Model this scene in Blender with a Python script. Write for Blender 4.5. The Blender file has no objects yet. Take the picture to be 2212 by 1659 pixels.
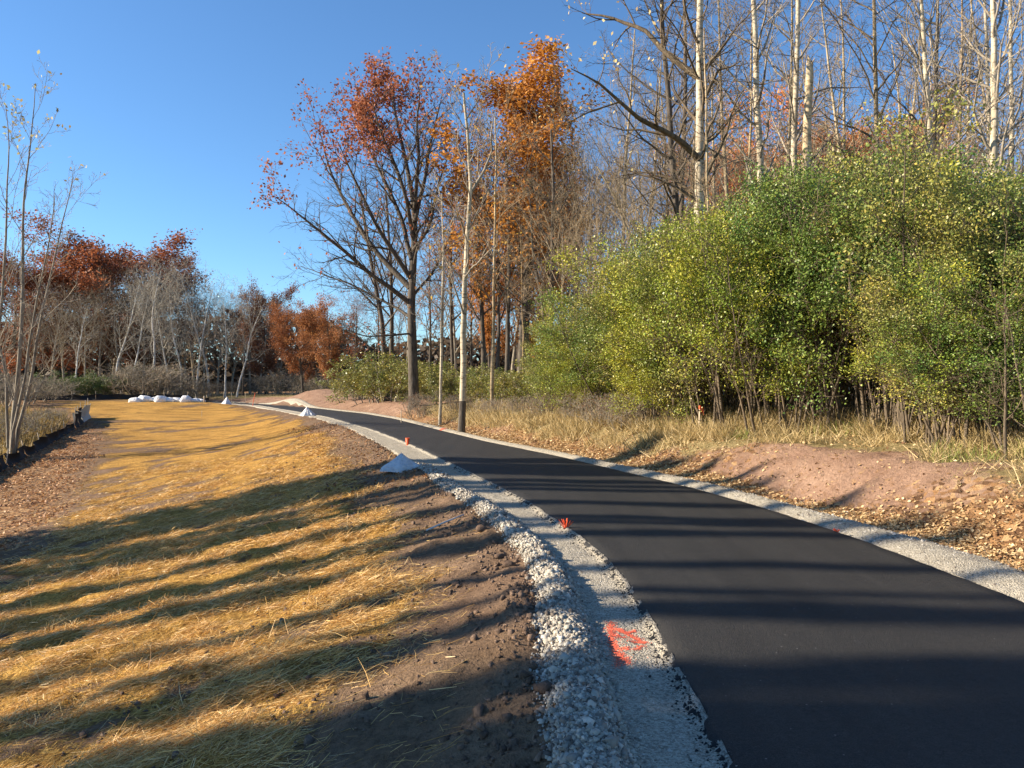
import bpy, math, random
import numpy as np
R = math.radians
C = bpy.context.scene.collection
S = bpy.context.scene
rng = np.random.default_rng(7)

# ------------------------------------------------------------------ camera, sky, sun, exposure
cam_d = bpy.data.cameras.new('camera'); cam = bpy.data.objects.new('camera', cam_d); C.objects.link(cam)
cam_d.sensor_width = 36; cam_d.lens = 36 * 2009 / 2560; cam_d.clip_end = 5000; cam_d.clip_start = 0.05
cam.location = (0, 0, 1.6); cam.rotation_euler = (R(90), 0, 0); S.camera = cam
SUN_EL, SUN_HEAD = 24.0, -1.0        # sun stands to the left, SUN_HEAD degrees ahead of the picture plane
w = bpy.data.worlds.new('World'); S.world = w; w.use_nodes = True
nt = w.node_tree; bg = nt.nodes['Background']
sky = nt.nodes.new('ShaderNodeTexSky'); sky.sky_type = 'NISHITA'; sky.sun_disc = False
sky.sun_elevation = R(SUN_EL); sky.sun_rotation = R(SUN_HEAD - 90)
sky.air_density = 1.0; sky.dust_density = 0.0; sky.ozone_density = 5.0; sky.altitude = 200
tint = nt.nodes.new('ShaderNodeMix'); tint.data_type = 'RGBA'; tint.blend_type = 'MULTIPLY'; tint.inputs[0].default_value = 1; tint.inputs[7].default_value = (.84, 1.0, 1.08, 1)
nt.links.new(sky.outputs[0], tint.inputs[6]); nt.links.new(tint.outputs[2], bg.inputs[0]); bg.inputs[1].default_value = 0.08
sd = bpy.data.lights.new('sun', 'SUN'); sun = bpy.data.objects.new('sun', sd); C.objects.link(sun)
sd.energy = 5.0; sd.angle = R(0.55); sd.color = (1.0, 0.86, 0.68)
# light travels towards +X and a little towards the camera, downwards
from mathutils import Vector
_v = Vector((math.cos(R(SUN_HEAD)) * math.cos(R(SUN_EL)), -math.sin(R(SUN_HEAD)) * math.cos(R(SUN_EL)), -math.sin(R(SUN_EL))))
sun.rotation_euler = _v.to_track_quat('-Z', 'Y').to_euler()
S.view_settings.view_transform = 'Standard'; S.view_settings.look = 'None'
S.view_settings.gamma = 1; S.view_settings.exposure = 1.27; S.view_settings.use_curve_mapping = False

# ------------------------------------------------------------------ numeric helpers
def vnoise(x, y, seed=0):
    xi = np.floor(x).astype(np.int64); yi = np.floor(y).astype(np.int64)
    fx = x - xi; fy = y - yi; fx = fx * fx * (3 - 2 * fx); fy = fy * fy * (3 - 2 * fy)
    def h(a, b):
        n = (a * 374761393 + b * 668265263 + seed * 982451653) & 0xffffffff
        n = ((n ^ (n >> 13)) * 1274126177) & 0xffffffff
        n = n ^ (n >> 16)
        return (n & 0xffff) / 65535.0
    return (h(xi, yi) * (1 - fx) + h(xi + 1, yi) * fx) * (1 - fy) + (h(xi, yi + 1) * (1 - fx) + h(xi + 1, yi + 1) * fx) * fy
def fbm(x, y, sc, octv=3, seed=0, gain=0.5):
    x = np.asarray(x, float); y = np.asarray(y, float)
    s = 0; a = 1; t = 0; f = 1 / sc
    for i in range(octv):
        s = s + a * (vnoise(x * f + 17.3 * i, y * f - 9.1 * i, seed + i) - 0.5); t += a; a *= gain; f *= 2.03
    return s / t * 2
def sm(x, a, b):
    t = np.clip((x - a) / (b - a), 0, 1); return t * t * (3 - 2 * t)
def PX(xd, Y):            # where a thing seen at column xd of the 2212-wide photograph stands at depth Y
    return (xd * 1.1573 - 1280) / 2009 * Y
def HZ(yd, Y):            # height above datum of a point seen at row yd, at depth Y
    return 1.6 + (829.5 - yd) * 1.1573 / 2009 * Y

LY = [-12, 3.3, 4.5, 5.8, 6.9, 7.9, 9.2, 10.9, 13.2, 16.3, 21.3, 29.1, 39.4, 47.5, 61, 75, 95, 140]
LX = [.95, .95, .95, .97, .93, .84, .58, .27, -.35, -1.23, -2.65, -5.13, -8.99, -12.75, -19.2, -30, -49, -92]
RY = [-12, 6.2, 7.5, 8.8, 10.9, 13.1, 15.2, 18.6, 23.1, 28.8, 38.4, 45.7, 61, 75, 95, 140]
RX = [3.95, 3.93, 3.84, 3.71, 3.38, 2.85, 2.15, 1.05, -.75, -2.6, -5.6, -8.5, -16.6, -27, -45, -88]
_yy = np.linspace(-12, 140, 1521)
def _smooth(a):
    k = np.hanning(31); k /= k.sum(); return np.convolve(np.pad(a, 15, 'edge'), k, 'valid')
_xl = _smooth(np.interp(_yy, LY, LX)); _xr = _smooth(np.interp(_yy, RY, RX))
_cl = 1 / np.sqrt(1 + np.gradient(_xl, _yy) ** 2); _cr = 1 / np.sqrt(1 + np.gradient(_xr, _yy) ** 2)
def xl(Y): return np.interp(Y, _yy, _xl)
def xr(Y): return np.interp(Y, _yy, _xr)
def SL(X, Y): return (xl(Y) - X) * np.interp(Y, _yy, _cl)
def SR(X, Y): return (X - xr(Y)) * np.interp(Y, _yy, _cr)
def gl_strip(Y): return np.interp(Y, [3, 9, 12.5, 15, 40], [.44, .47, .56, .5, .45])      # left gravel: flat strip, then ridge
def gl_out(Y): return np.interp(Y, [3, 9, 12, 15, 20, 30, 70], [.78, .72, .86, .76, .76, .66, .6])
def gr_out(Y): return np.interp(Y, [3, 8, 11, 17, 30, 70], [1.0, .95, .62, .5, .55, .6])
def toe(Y): return np.interp(Y, [-12, 20, 30, 41, 47, 55, 60, 64, 85, 130], [-2.9, -2.8, -1.55, -.95, -.7, -.4, .12, .28, .42, .42])
def bankh(Y): return np.interp(Y, [0, 20, 26, 32, 42, 55, 64, 75, 95], [1.0, .95, .8, .7, .85, .8, .7, .5, .45])
def xs_left(Y): return np.interp(Y, [-5, 8, 15, 22, 35, 50, 58, 70, 90], [-7.6, -7.8, -9.0, -11.9, -17.7, -25.4, -33, -39, -40])
FY = [-2, 10, 20, 25, 30, 36, 41, 46, 50]; FX = [-12, -13.5, -15.8, -17.3, -18.9, -21.0, -22.9, -25.3, -27.3]
def H(X, Y, detail=True):
    X = np.asarray(X, float); Y = np.asarray(Y, float)
    sl = SL(X, Y); sr = SR(X, Y)
    T = toe(Y); s = np.maximum(sl - .85, 0)
    z = T * np.tanh(0.245 * s / np.maximum(np.abs(T), .35))
    z = z - 0.05 * sm(sl, -.02, .08)
    far = sm(-sl, -60, -20)
    # left gravel ridge
    m = (gl_strip(Y) + gl_out(Y)) / 2; hw = (gl_out(Y) - gl_strip(Y)) / 2 + .03
    rid = np.clip(1 - ((sl - m) / hw) ** 2, 0, 1) * sm(sl, 0, .1)
    z = z + rid * np.interp(Y, [0, 6, 9, 12, 15, 18], [.1, .09, .07, .05, .02, .0]) * (1 + .45 * fbm(X, Y, .5, 2, 5))
    # right bank
    bh = bankh(Y) * (1 + .12 * fbm(X, Y, 5, 2, 9))
    g = gr_out(Y)
    zr = -np.interp(Y, [5, 13], [.12, .035]) * sm(sr, -.02, .12) + .07 * np.clip(1 - ((sr - g * .62) / (g * .42)) ** 2, 0, 1)
    up = .62 * sm(sr, g + .1, g + 1.6) + .38 * sm(sr, g + 1.3, g + 6)
    zr = zr + (bh + .1) * up + .75 * np.exp(-((X + 15.4) / 3.2) ** 2 - ((Y - 64) / 5) ** 2)
    zr = zr + .35 * sm(sr, 10, 60)
    rise = 5.0 * sm(Y, 126, 150)
    z = np.where(sr > 0, zr - .07, z)
    mid = (sl < 0) & (sr < 0)
    z = np.where(mid, -.09, z) + rise
    if detail:
        rough_l = sm(sl, gl_out(Y) - .05, gl_out(Y) + .1)
        rough_r = sm(sr, g - .05, g + .15)
        r_ = np.where(sr > 0, rough_r, rough_l) * (~mid)
        near = np.exp(-np.maximum(Y, 0) / 60)
        z = z + r_ * (.05 * fbm(X, Y, 1.3, 3, 21) + .05 * fbm(X, Y, .42, 3, 31) * near)
        z = z + r_ * .06 * np.maximum(fbm(X, Y, .17, 2, 41), 0) ** 1.3 * near
        edge = np.exp(-((sl - gl_out(Y) - .18) / .16) ** 2) * (sr < 0)          # churned soil beside the stone
        z = z + edge * .07 * np.maximum(fbm(X, Y, .22, 3, 51) + .15, 0) * near
        z = z + .075 * np.maximum(fbm(X * .8 + Y * .3, Y * 1.1, .55, 2, 66), -.1) * sm(sl, 1.4, 2.4) * (sr < 0) * near
    # low furrows along the seeded slope
        z = z + .035 * fbm(sl * 2.2, Y * .35, .9, 2, 61) * sm(sl, 2, 3.5) * (sr < 0)
        # rills down the bare bank
        z = z - .13 * np.maximum(fbm(X * .35 + Y * .6, Y * .6, .36, 3, 71), 0) * sm(sr, g, g + .6) * (1 - sm(sr, g + 1.4, g + 2.2)) * (sr > 0)
        gg = (sr > 0) & (sr < g) | (sl > 0) & (sl < gl_out(Y))
        z = z + gg * .012 * fbm(X, Y, .09, 2, 81)
    return z

def mesh_obj(name, V, F, mat, parent=None, smooth=False, attrs=None, link=True, mats=None, mi=None):
    """V (n,3); F either an (m,k) array or a list of such arrays"""
    me = bpy.data.meshes.new(name)
    Fs = [F] if isinstance(F, np.ndarray) else list(F)
    Fs = [f for f in Fs if len(f)]
    V = np.asarray(V, np.float32)
    me.vertices.add(len(V)); me.vertices.foreach_set('co', V.ravel())
    loops = np.concatenate([f.ravel() for f in Fs]).astype(np.int32)
    tot = np.concatenate([np.full(len(f), f.shape[1], np.int32) for f in Fs])
    start = np.concatenate([[0], np.cumsum(tot)[:-1]]).astype(np.int32)
    me.loops.add(len(loops)); me.loops.foreach_set('vertex_index', loops)
    me.polygons.add(len(tot)); me.polygons.foreach_set('loop_start', start); me.polygons.foreach_set('loop_total', tot)
    if mats:
        for m in mats: me.materials.append(m)
        me.polygons.foreach_set('material_index', np.asarray(mi, np.int32))
    elif mat: me.materials.append(mat)
    if smooth: me.polygons.foreach_set('use_smooth', np.ones(len(tot), bool))
    for (an, dom, ty, arr) in (attrs or []):
        a = me.attributes.new(an, ty, dom)
        a.data.foreach_set('color' if ty == 'FLOAT_COLOR' else 'value', np.asarray(arr, np.float32).ravel())
    me.update(); me.validate(clean_customdata=False)
    o = bpy.data.objects.new(name, me)
    if link: C.objects.link(o)
    if parent: o.parent = parent
    return o
def tag(o, label=None, cat=None, group=None, kind=None):
    if label: o['label'] = label
    if cat: o['category'] = cat
    if group: o['group'] = group
    if kind: o['kind'] = kind
    return o
def empty(name, loc, rz=0, sc=1.0):
    o = bpy.data.objects.new(name, None); C.objects.link(o); o.location = loc; o.rotation_euler = (0, 0, rz)
    o.scale = (sc, sc, sc) if not isinstance(sc, tuple) else sc; o.empty_display_size = .2
    return o

# ------------------------------------------------------------------ materials
def mat_new(name):
    m = bpy.data.materials.new(name); m.use_nodes = True
    n = m.node_tree.nodes; l = m.node_tree.links; b = n['Principled BSDF']
    b.inputs['Roughness'].default_value = .85; b.inputs['Specular IOR Level'].default_value = .25
    return m, n, l, b
def N(n, t, **kw):
    x = n.new(t)
    for k, v in kw.items(): setattr(x, k, v)
    return x
def noise(n, l, vec, scale, detail=4, rough=.6, dist=0):
    x = n.new('ShaderNodeTexNoise'); x.inputs['Scale'].default_value = scale; x.inputs['Detail'].default_value = detail
    x.inputs['Roughness'].default_value = rough; x.inputs['Distortion'].default_value = dist
    if vec is not None: l.new(vec, x.inputs['Vector'])
    return x.outputs['Fac']
def ramp(n, l, fac, stops):
    x = n.new('ShaderNodeValToRGB'); e = x.color_ramp.elements
    while len(e) < len(stops): e.new(.5)
    for i, (p, c) in enumerate(stops):
        e[i].position = p; e[i].color = (*c, 1) if len(c) == 3 else c
    l.new(fac, x.inputs['Fac']); return x.outputs['Color']
def mix(n, l, fac, a, b, mode='MIX'):
    x = n.new('ShaderNodeMix'); x.data_type = 'RGBA'; x.blend_type = mode
    for s, v in ((x.inputs[0], fac), (x.inputs[6], a), (x.inputs[7], b)):
        if isinstance(v, (int, float)): s.default_value = v
        elif isinstance(v, tuple): s.default_value = (*v, 1)
        else: l.new(v, s)
    return x.outputs[2]
def math_(n, l, op, a, b=0.0, clamp=False):
    x = n.new('ShaderNodeMath'); x.operation = op; x.use_clamp = clamp
    for s, v in ((x.inputs[0], a), (x.inputs[1], b)):
        if isinstance(v, (int, float)): s.default_value = v
        else: l.new(v, s)
    return x.outputs[0]
def bump(n, l, b, height, dist, strength=1.0, prev=None):
    x = n.new('ShaderNodeBump'); x.inputs['Distance'].default_value = dist; x.inputs['Strength'].default_value = strength
    l.new(height, x.inputs['Height'])
    if prev: l.new(prev, x.inputs['Normal'])
    l.new(x.outputs[0], b.inputs['Normal']); return x.outputs[0]
def pos(n, l, scale=(1, 1, 1), rot=(0, 0, 0), src='Position'):
    if src == 'Position': g = n.new('ShaderNodeNewGeometry').outputs['Position']
    else: g = n.new('ShaderNodeTexCoord').outputs['Object']
    x = n.new('ShaderNodeMapping'); x.inputs['Scale'].default_value = scale; x.inputs['Rotation'].default_value = rot
    l.new(g, x.inputs['Vector']); return x.outputs[0]

# ground: soil, straw, leaf litter and grass masks live on the vertices
m_ground, n, l, b = mat_new('ground')
att = N(n, 'ShaderNodeAttribute', attribute_name='cover'); sep = N(n, 'ShaderNodeSeparateColor'); l.new(att.outputs['Color'], sep.inputs[0])
att2 = N(n, 'ShaderNodeAttribute', attribute_name='cover_more'); sep2 = N(n, 'ShaderNodeSeparateColor'); l.new(att2.outputs['Color'], sep2.inputs[0])
P0 = pos(n, l)
n1 = noise(n, l, P0, 1.7, 5, .65); n2 = noise(n, l, P0, 22, 4, .7); n3 = noise(n, l, P0, 90, 3, .7)
soil = ramp(n, l, n1, [(.3, (.14, .092, .056)), (.55, (.2, .135, .083)), (.75, (.27, .185, .118))])
soil = mix(n, l, .75, soil, ramp(n, l, n2, [(.3, (.45, .42, .4)), (.5, (1, 1, 1)), (.72, (1.35, 1.3, 1.25))]), 'MULTIPLY')
pink = ramp(n, l, n1, [(.3, (.26, .155, .105)), (.6, (.37, .235, .16)), (.75, (.44, .3, .21))])
pink = mix(n, l, .6, pink, ramp(n, l, n2, [(.3, (.6, .58, .55)), (.6, (1.1, 1.1, 1.1))]), 'MULTIPLY')
soil = mix(n, l, sep2.outputs[0], soil, pink)
# straw thatch: three directions of stretched noise
sA = noise(n, l, pos(n, l, (9, 60, 30), (0, 0, .35)), 1, 3, .7); sB = noise(n, l, pos(n, l, (55, 10, 30), (0, 0, .25)), 1, 3, .7)
sC = noise(n, l, pos(n, l, (14, 75, 30), (0, 0, -.75)), 1, 3, .7)
smx = math_(n, l, 'MAXIMUM', math_(n, l, 'MAXIMUM', sA, sB), sC)
straw = ramp(n, l, smx, [(.43, (.17, .085, .025)), (.54, (.5, .27, .06)), (.63, (.8, .5, .14)), (.76, (.93, .68, .28))])
big = noise(n, l, pos(n, l, (.5, 1.3, 1), (0, 0, .5)), 1.2, 4, .6)
straw = mix(n, l, .7, straw, ramp(n, l, big, [(.36, (.45, .4, .34)), (.5, (.85, .83, .78)), (.62, (1.05, 1, .95)), (.75, (1.15, 1.12, 1.0))]), 'MULTIPLY')
# thin places show the soil
mk = math_(n, l, 'ADD', sep.outputs[0], math_(n, l, 'MULTIPLY', math_(n, l, 'SUBTRACT', n1, .5), 1.6))
mk = math_(n, l, 'ADD', mk, math_(n, l, 'MULTIPLY', math_(n, l, 'SUBTRACT', smx, .58), 2.2))
mk = math_(n, l, 'MULTIPLY', math_(n, l, 'SUBTRACT', mk, .38), 3.2, True)
mk = math_(n, l, 'MULTIPLY', mk, math_(n, l, 'MULTIPLY', sep.outputs[0], 4, True))
col = mix(n, l, mk, soil, straw)
vor = N(n, 'ShaderNodeTexVoronoi'); vor.inputs['Scale'].default_value = 13; l.new(P0, vor.inputs['Vector'])
lv = N(n, 'ShaderNodeSeparateColor'); l.new(vor.outputs['Color'], lv.inputs[0])
litter = ramp(n, l, lv.outputs[0], [(0, (.1, .055, .03)), (.35, (.2, .11, .055)), (.7, (.36, .2, .09)), (1, (.5, .33, .17))])
ml = math_(n, l, 'MULTIPLY', math_(n, l, 'SUBTRACT', math_(n, l, 'ADD', sep.outputs[1], math_(n, l, 'MULTIPLY', math_(n, l, 'SUBTRACT', lv.outputs[1], .5), .8)), .35), 4, True)
col = mix(n, l, ml, col, litter)
gr = ramp(n, l, noise(n, l, pos(n, l, (1, 1, 1)), 6, 6, .8), [(.3, (.08, .075, .03)), (.5, (.26, .2, .09)), (.7, (.42, .33, .17))])
mg = math_(n, l, 'MULTIPLY', math_(n, l, 'SUBTRACT', math_(n, l, 'ADD', sep.outputs[2], math_(n, l, 'MULTIPLY', math_(n, l, 'SUBTRACT', n2, .5), .9)), .4), 4, True)
col = mix(n, l, mg, col, gr)
l.new(col, b.inputs['Base Color']); b.inputs['Roughness'].default_value = .95; b.inputs['Specular IOR Level'].default_value = .1
hh = math_(n, l, 'ADD', math_(n, l, 'MULTIPLY', n2, .9), math_(n, l, 'MULTIPLY', n3, .35))
hh = math_(n, l, 'ADD', hh, math_(n, l, 'MULTIPLY', math_(n, l, 'MULTIPLY', smx, mk), 1.2))
bump(n, l, b, hh, .05, 1.0)

def stone_mat(name, cols, spd=.02, sc=60):
    m, n, l, b = mat_new(name)
    P = pos(n, l)
    v = N(n, 'ShaderNodeTexVoronoi'); v.inputs['Scale'].default_value = sc; l.new(P, v.inputs['Vector'])
    v.inputs['Randomness'].default_value = 1
    s = N(n, 'ShaderNodeSeparateColor'); l.new(v.outputs['Color'], s.inputs[0])
    c = ramp(n, l, s.outputs[0], [(0, cols[0]), (.45, cols[1]), (1, cols[2])])
    big = noise(n, l, P, 3, 4, .6); fine = noise(n, l, P, 130, 3, .7)
    c = mix(n, l, .6, c, ramp(n, l, big, [(.3, (.82, .8, .77)), (.65, (1.05, 1.05, 1.05))]), 'MULTIPLY')
    c = mix(n, l, .8, c, ramp(n, l, fine, [(.32, (.5, .48, .45)), (.5, (1, 1, 1)), (.7, (1.15, 1.15, 1.15))]), 'MULTIPLY')
    l.new(c, b.inputs['Base Color']); b.inputs['Roughness'].default_value = .9; b.inputs['Specular IOR Level'].default_value = .15
    h = math_(n, l, 'SUBTRACT', math_(n, l, 'MULTIPLY', fine, .6), v.outputs['Distance'])
    bump(n, l, b, h, spd, 1.0); return m
m_gravel = stone_mat('compacted gravel', [(.25, .225, .175), (.41, .37, .29), (.54, .49, .39)], .012, 75)
m_stone, n, l, b = mat_new('crushed stone')
a = N(n, 'ShaderNodeAttribute', attribute_name='rnd')
c = ramp(n, l, a.outputs['Fac'], [(0, (.14, .11, .085)), (.14, (.22, .19, .155)), (.4, (.33, .305, .25)), (.8, (.49, .45, .37)), (1, (.62, .57, .48))])
l.new(c, b.inputs['Base Color']); bump(n, l, b, noise(n, l, pos(n, l), 160, 3, .7), .004)
m_clod, n, l, b = mat_new('soil clod')
a = N(n, 'ShaderNodeAttribute', attribute_name='rnd')
c = ramp(n, l, a.outputs['Fac'], [(0, (.13, .085, .058)), (.6, (.2, .133, .09)), (1, (.28, .19, .13))])
c = mix(n, l, .7, c, ramp(n, l, noise(n, l, pos(n, l), 60, 4, .7), [(.3, (.5, .5, .5)), (.6, (1.1, 1.1, 1.1))]), 'MULTIPLY')
l.new(c, b.inputs['Base Color']); bump(n, l, b, noise(n, l, pos(n, l), 90, 4, .7), .012)

m_asphalt, n, l, b = mat_new('fresh asphalt')
P = pos(n, l)
g1 = noise(n, l, P, 170, 4, .75); g2 = noise(n, l, P, 60, 3, .7); g3 = noise(n, l, pos(n, l, (.8, .35, 1)), 1.5, 4, .6)
c = ramp(n, l, g1, [(.3, (.007, .007, .007)), (.52, (.025, .024, .0225)), (.7, (.085, .081, .073))])
c = mix(n, l, .6, c, ramp(n, l, g3, [(.3, (.75, .75, .75)), (.7, (1.3, 1.27, 1.22))]), 'MULTIPLY')
c = mix(n, l, .8, c, ramp(n, l, noise(n, l, pos(n, l, (2.2, .12, 1), (0, 0, .12)), 2, 4, .6), [(.35, (.82, .82, .82)), (.5, (1, 1, 1)), (.65, (1.2, 1.19, 1.16))]), 'MULTIPLY')
c = mix(n, l, .8, c, ramp(n, l, noise(n, l, P, 28, 4, .75), [(.35, (.7, .7, .7)), (.65, (1.3, 1.3, 1.28))]), 'MULTIPLY')
v = N(n, 'ShaderNodeTexVoronoi'); v.inputs['Scale'].default_value = 9; l.new(P, v.inputs['Vector'])
sp = math_(n, l, 'LESS_THAN', v.outputs['Distance'], .045)
c = mix(n, l, math_(n, l, 'MULTIPLY', sp, .8), c, (.25, .24, .22))
l.new(c, b.inputs['Base Color']); b.inputs['Roughness'].default_value = .72; b.inputs['Specular IOR Level'].default_value = .35
bump(n, l, b, math_(n, l, 'ADD', g1, g2), .009, 1.0)

def leaf_mat(name, tint, trans=.45, rough=.6, usecol=False, var=.5):
    m, n, l, b = mat_new(name)
    a = N(n, 'ShaderNodeAttribute', attribute_name='rnd')
    c = ramp(n, l, a.outputs['Fac'], tint)
    if usecol:
        oi = N(n, 'ShaderNodeObjectInfo'); c = mix(n, l, 1.0, c, oi.outputs['Color'], 'MULTIPLY')
    if name.startswith('green'):
        c = mix(n, l, .9, c, ramp(n, l, noise(n, l, pos(n, l), .9, 3, .6), [(.34, (.62, .86, .8)), (.5, (1, 1, 1)), (.66, (1.25, 1.1, .85))]), 'MULTIPLY')
    l.new(c, b.inputs['Base Color']); b.inputs['Roughness'].default_value = rough; b.inputs['Specular IOR Level'].default_value = .3
    t = N(n, 'ShaderNodeBsdfTranslucent'); l.new(c, t.inputs['Color'])
    ms = N(n, 'ShaderNodeMixShader'); ms.inputs[0].default_value = trans
    l.new(b.outputs[0], ms.inputs[1]); l.new(t.outputs[0], ms.inputs[2]); l.new(ms.outputs[0], n['Material Output'].inputs[0])
    return m
m_leaf = leaf_mat('autumn leaf', [(0, (.55, .5, .5)), (.5, (1, 1, 1)), (.85, (1.3, 1.45, 1.3)), (1, (1.6, 2.1, 1.8))], .4, usecol=True)
m_green = leaf_mat('green thicket leaf', [(0, (.5, .6, .5)), (.4, (.85, .95, .85)), (.7, (1.15, 1.1, 1)), (.9, (1.4, 1.25, 1.0)), (1, (1.7, 1.45, 1.6))], .17, .4, usecol=True)
m_straw = leaf_mat('straw stalk', [(0, (.3, .15, .04)), (.4, (.6, .35, .1)), (.8, (.84, .56, .2)), (1, (.92, .7, .36))], .15, .45)
m_litter = leaf_mat('fallen leaf', [(0, (.2, .1, .05)), (.3, (.42, .26, .12)), (.7, (.64, .45, .22)), (1, (.78, .62, .36))], .2, .6, usecol=True)
m_grass = leaf_mat('dry grass', [(0, (.16, .13, .05)), (.3, (.34, .26, .12)), (.75, (.56, .43, .22)), (1, (.68, .56, .34))], .3, .6, usecol=True)

def bark_mat(name, lo, hi, zstretch=6, sc=10, dark=None, moss=False):
    m, n, l, b = mat_new(name)
    P = pos(n, l, (zstretch, zstretch, 1), src='Object')
    f = noise(n, l, P, sc / 4, 5, .7, .3)
    c = ramp(n, l, f, [(.35, lo), (.6, hi)])
    if dark:     # horizontal lenticels and scars of birch and aspen
        g = noise(n, l, pos(n, l, (1.2, 1.2, 7), src='Object'), 2.6, 4, .65)
        c = mix(n, l, 1.0, c, ramp(n, l, g, [(.36, dark), (.45, (1, 1, 1))]), 'MULTIPLY')
    big = noise(n, l, pos(n, l, (1, 1, .35), src='Object'), 1.1, 3, .5)
    c = mix(n, l, .8, c, ramp(n, l, big, [(.3, (.66, .68, .66)), (.65, (1.08, 1.05, 1.0))]), 'MULTIPLY')
    oi = N(n, 'ShaderNodeObjectInfo'); c = mix(n, l, 1.0, c, oi.outputs['Color'], 'MULTIPLY')
    l.new(c, b.inputs['Base Color']); bump(n, l, b, f, .03, .8); return m
b_oak = bark_mat('oak bark', (.045, .036, .028), (.15, .125, .1))
b_pale = bark_mat('aspen bark', (.36, .3, .22), (.62, .54, .4), 2, 6, (.35, .31, .26))
b_grey = bark_mat('grey bark', (.16, .135, .105), (.4, .345, .27), 4)
b_birch = bark_mat('white birch bark', (.5, .48, .44), (.75, .73, .68), 2, 8, (.25, .22, .2))
def plain(name, col, rough=.7, bumps=None, spec=.3):
    m, n, l, b = mat_new(name)
    f = noise(n, l, pos(n, l), 14, 4, .65)
    c = mix(n, l, .5, col, ramp(n, l, f, [(.3, (.72, .72, .72)), (.65, (1.1, 1.1, 1.1))]), 'MULTIPLY')
    l.new(c, b.inputs['Base Color']); b.inputs['Roughness'].default_value = rough; b.inputs['Specular IOR Level'].default_value = spec
    if bumps: bump(n, l, b, noise(n, l, pos(n, l), bumps[0], 3, .6), bumps[1])
    return m
m_white = plain('white plastic sheeting', (.78, .775, .76), .5, (8, .07))
m_black = plain('black silt fabric', (.018, .018, .018), .8, (12, .02))
m_torn = plain('weathered pale fabric', (.42, .45, .42), .8, (12, .02))
m_wood = plain('weathered lath wood', (.55, .45, .32), .8, (60, .004))
m_orange = plain('orange ribbon plastic', (.9, .13, .04), .5)
m_paint = plain('orange marking paint', (.85, .17, .09), .7)
m_scar = plain('torn pale wood', (.62, .45, .26), .8, (30, .01))

# ------------------------------------------------------------------ ground sheet
def axis(lo, hi, flo, fhi, step, growth=1.09, mid=None):
    a = list(np.arange(flo, fhi, step)); x = fhi; s = step
    while x < hi: a.append(x); s *= growth; x += s
    a.append(hi); x = flo; s = step; bb = []
    while x > lo:
        s *= growth; x -= s; bb.append(max(x, lo))
    return np.unique(np.array(bb[::-1] + a))
def cover(X, Y):
    sl = SL(X, Y); sr = SR(X, Y); left = sr < 0
    w1 = fbm(X, Y, 2.2, 3, 101); w2 = fbm(X, Y, .6, 3, 103)
    go = gl_out(Y)
    st = sm(sl + .75 * w1 + .35 * w2, go + np.interp(Y, [0, 6, 12, 20, 40], [.8, .7, .6, .6, .5]), go + np.interp(Y, [0, 6, 12, 20, 40], [2.3, 1.9, 1.6, 1.5, 1.0]))
    w3 = fbm(X * .22 + Y * .1, Y, .9, 3, 107) + .5 * w2; st = st * (1 - .7 * sm(w3, .22, .5))
    xsl = xs_left(Y); st = st * sm(X + .8 * w1 + .4 * w2, xsl - .7, xsl + .8) * left
    st = st * (1 - .75 * sm(w1 * .6 + w2 * .6, .2, .5)) * (1 - .9 * sm(Y + w1, 100, 106))
    # leaf litter
    fence = np.interp(Y, FY + [58, 66, 80], FX + [-36, -42, -44])
    ll = sm(-X + .6 * w2, -xsl - .2, -xsl + 1.0) * (1 - sm(-X, -fence + 1, -fence + 4)) * left * .75
    ll = np.maximum(ll, .55 * sm(w2 + w1 * .5, .1, .5) * np.exp(-((sl - go - .8) / .8) ** 2) * sm(Y, 14, 19) * left)
    g = gr_out(Y)
    bare = np.exp(-((Y - 12.2) / 2.6) ** 4) * sm(sr, g + .3, g + .6) * (1 - sm(sr + .7 * w1, g + 1.5, g + 2.3))
    bare2 = sm(Y, 40, 44) * (1 - sm(Y, 76, 80)) * (1 - sm(sr + w1, 3.2, 4.6))
    lr = (sr > g) * (.85 - .5 * w1) * (1 - sm(sr, g + .5, g + 1.6) * .5)
    lr = lr * (1 - .9 * bare) * (1 - .95 * bare2)
    ll = np.where(sr > 0, lr, ll)
    gr_ = sm(sr + .6 * w2, g + np.interp(Y, [13, 16], [.75, .35]), g + np.interp(Y, [13, 16], [1.9, 1.4])) * (1 - .95 * bare) * (1 - bare2) * (1 - sm(sr, 9, 15) * .7)
    field = sm(-X, -fence, -fence + 1.5) * left * sm(Y, 5, 8)
    gr_ = np.where(sr > 0, gr_, field)
    forest = sm(Y, 84, 95); ll = np.maximum(ll, forest * .8)
    pink = np.clip(np.where(sr > 0, .65 + .35 * bare, 0) + .25 * sm(Y, 20, 30), 0, 1)
    pink = np.where(sr > 0, pink, .12 + .2 * w1)
    return np.clip(st, 0, 1), np.clip(ll, 0, 1), np.clip(gr_, 0, 1), np.clip(pink, 0, 1), bare
ax = axis(-1500, 1500, -6.5, 6.6, .058, 1.085); ay = axis(-60, 2600, 1.9, 14, .052, 1.042)
GX, GY = np.meshgrid(ax, ay); gz = H(GX, GY)
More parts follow.
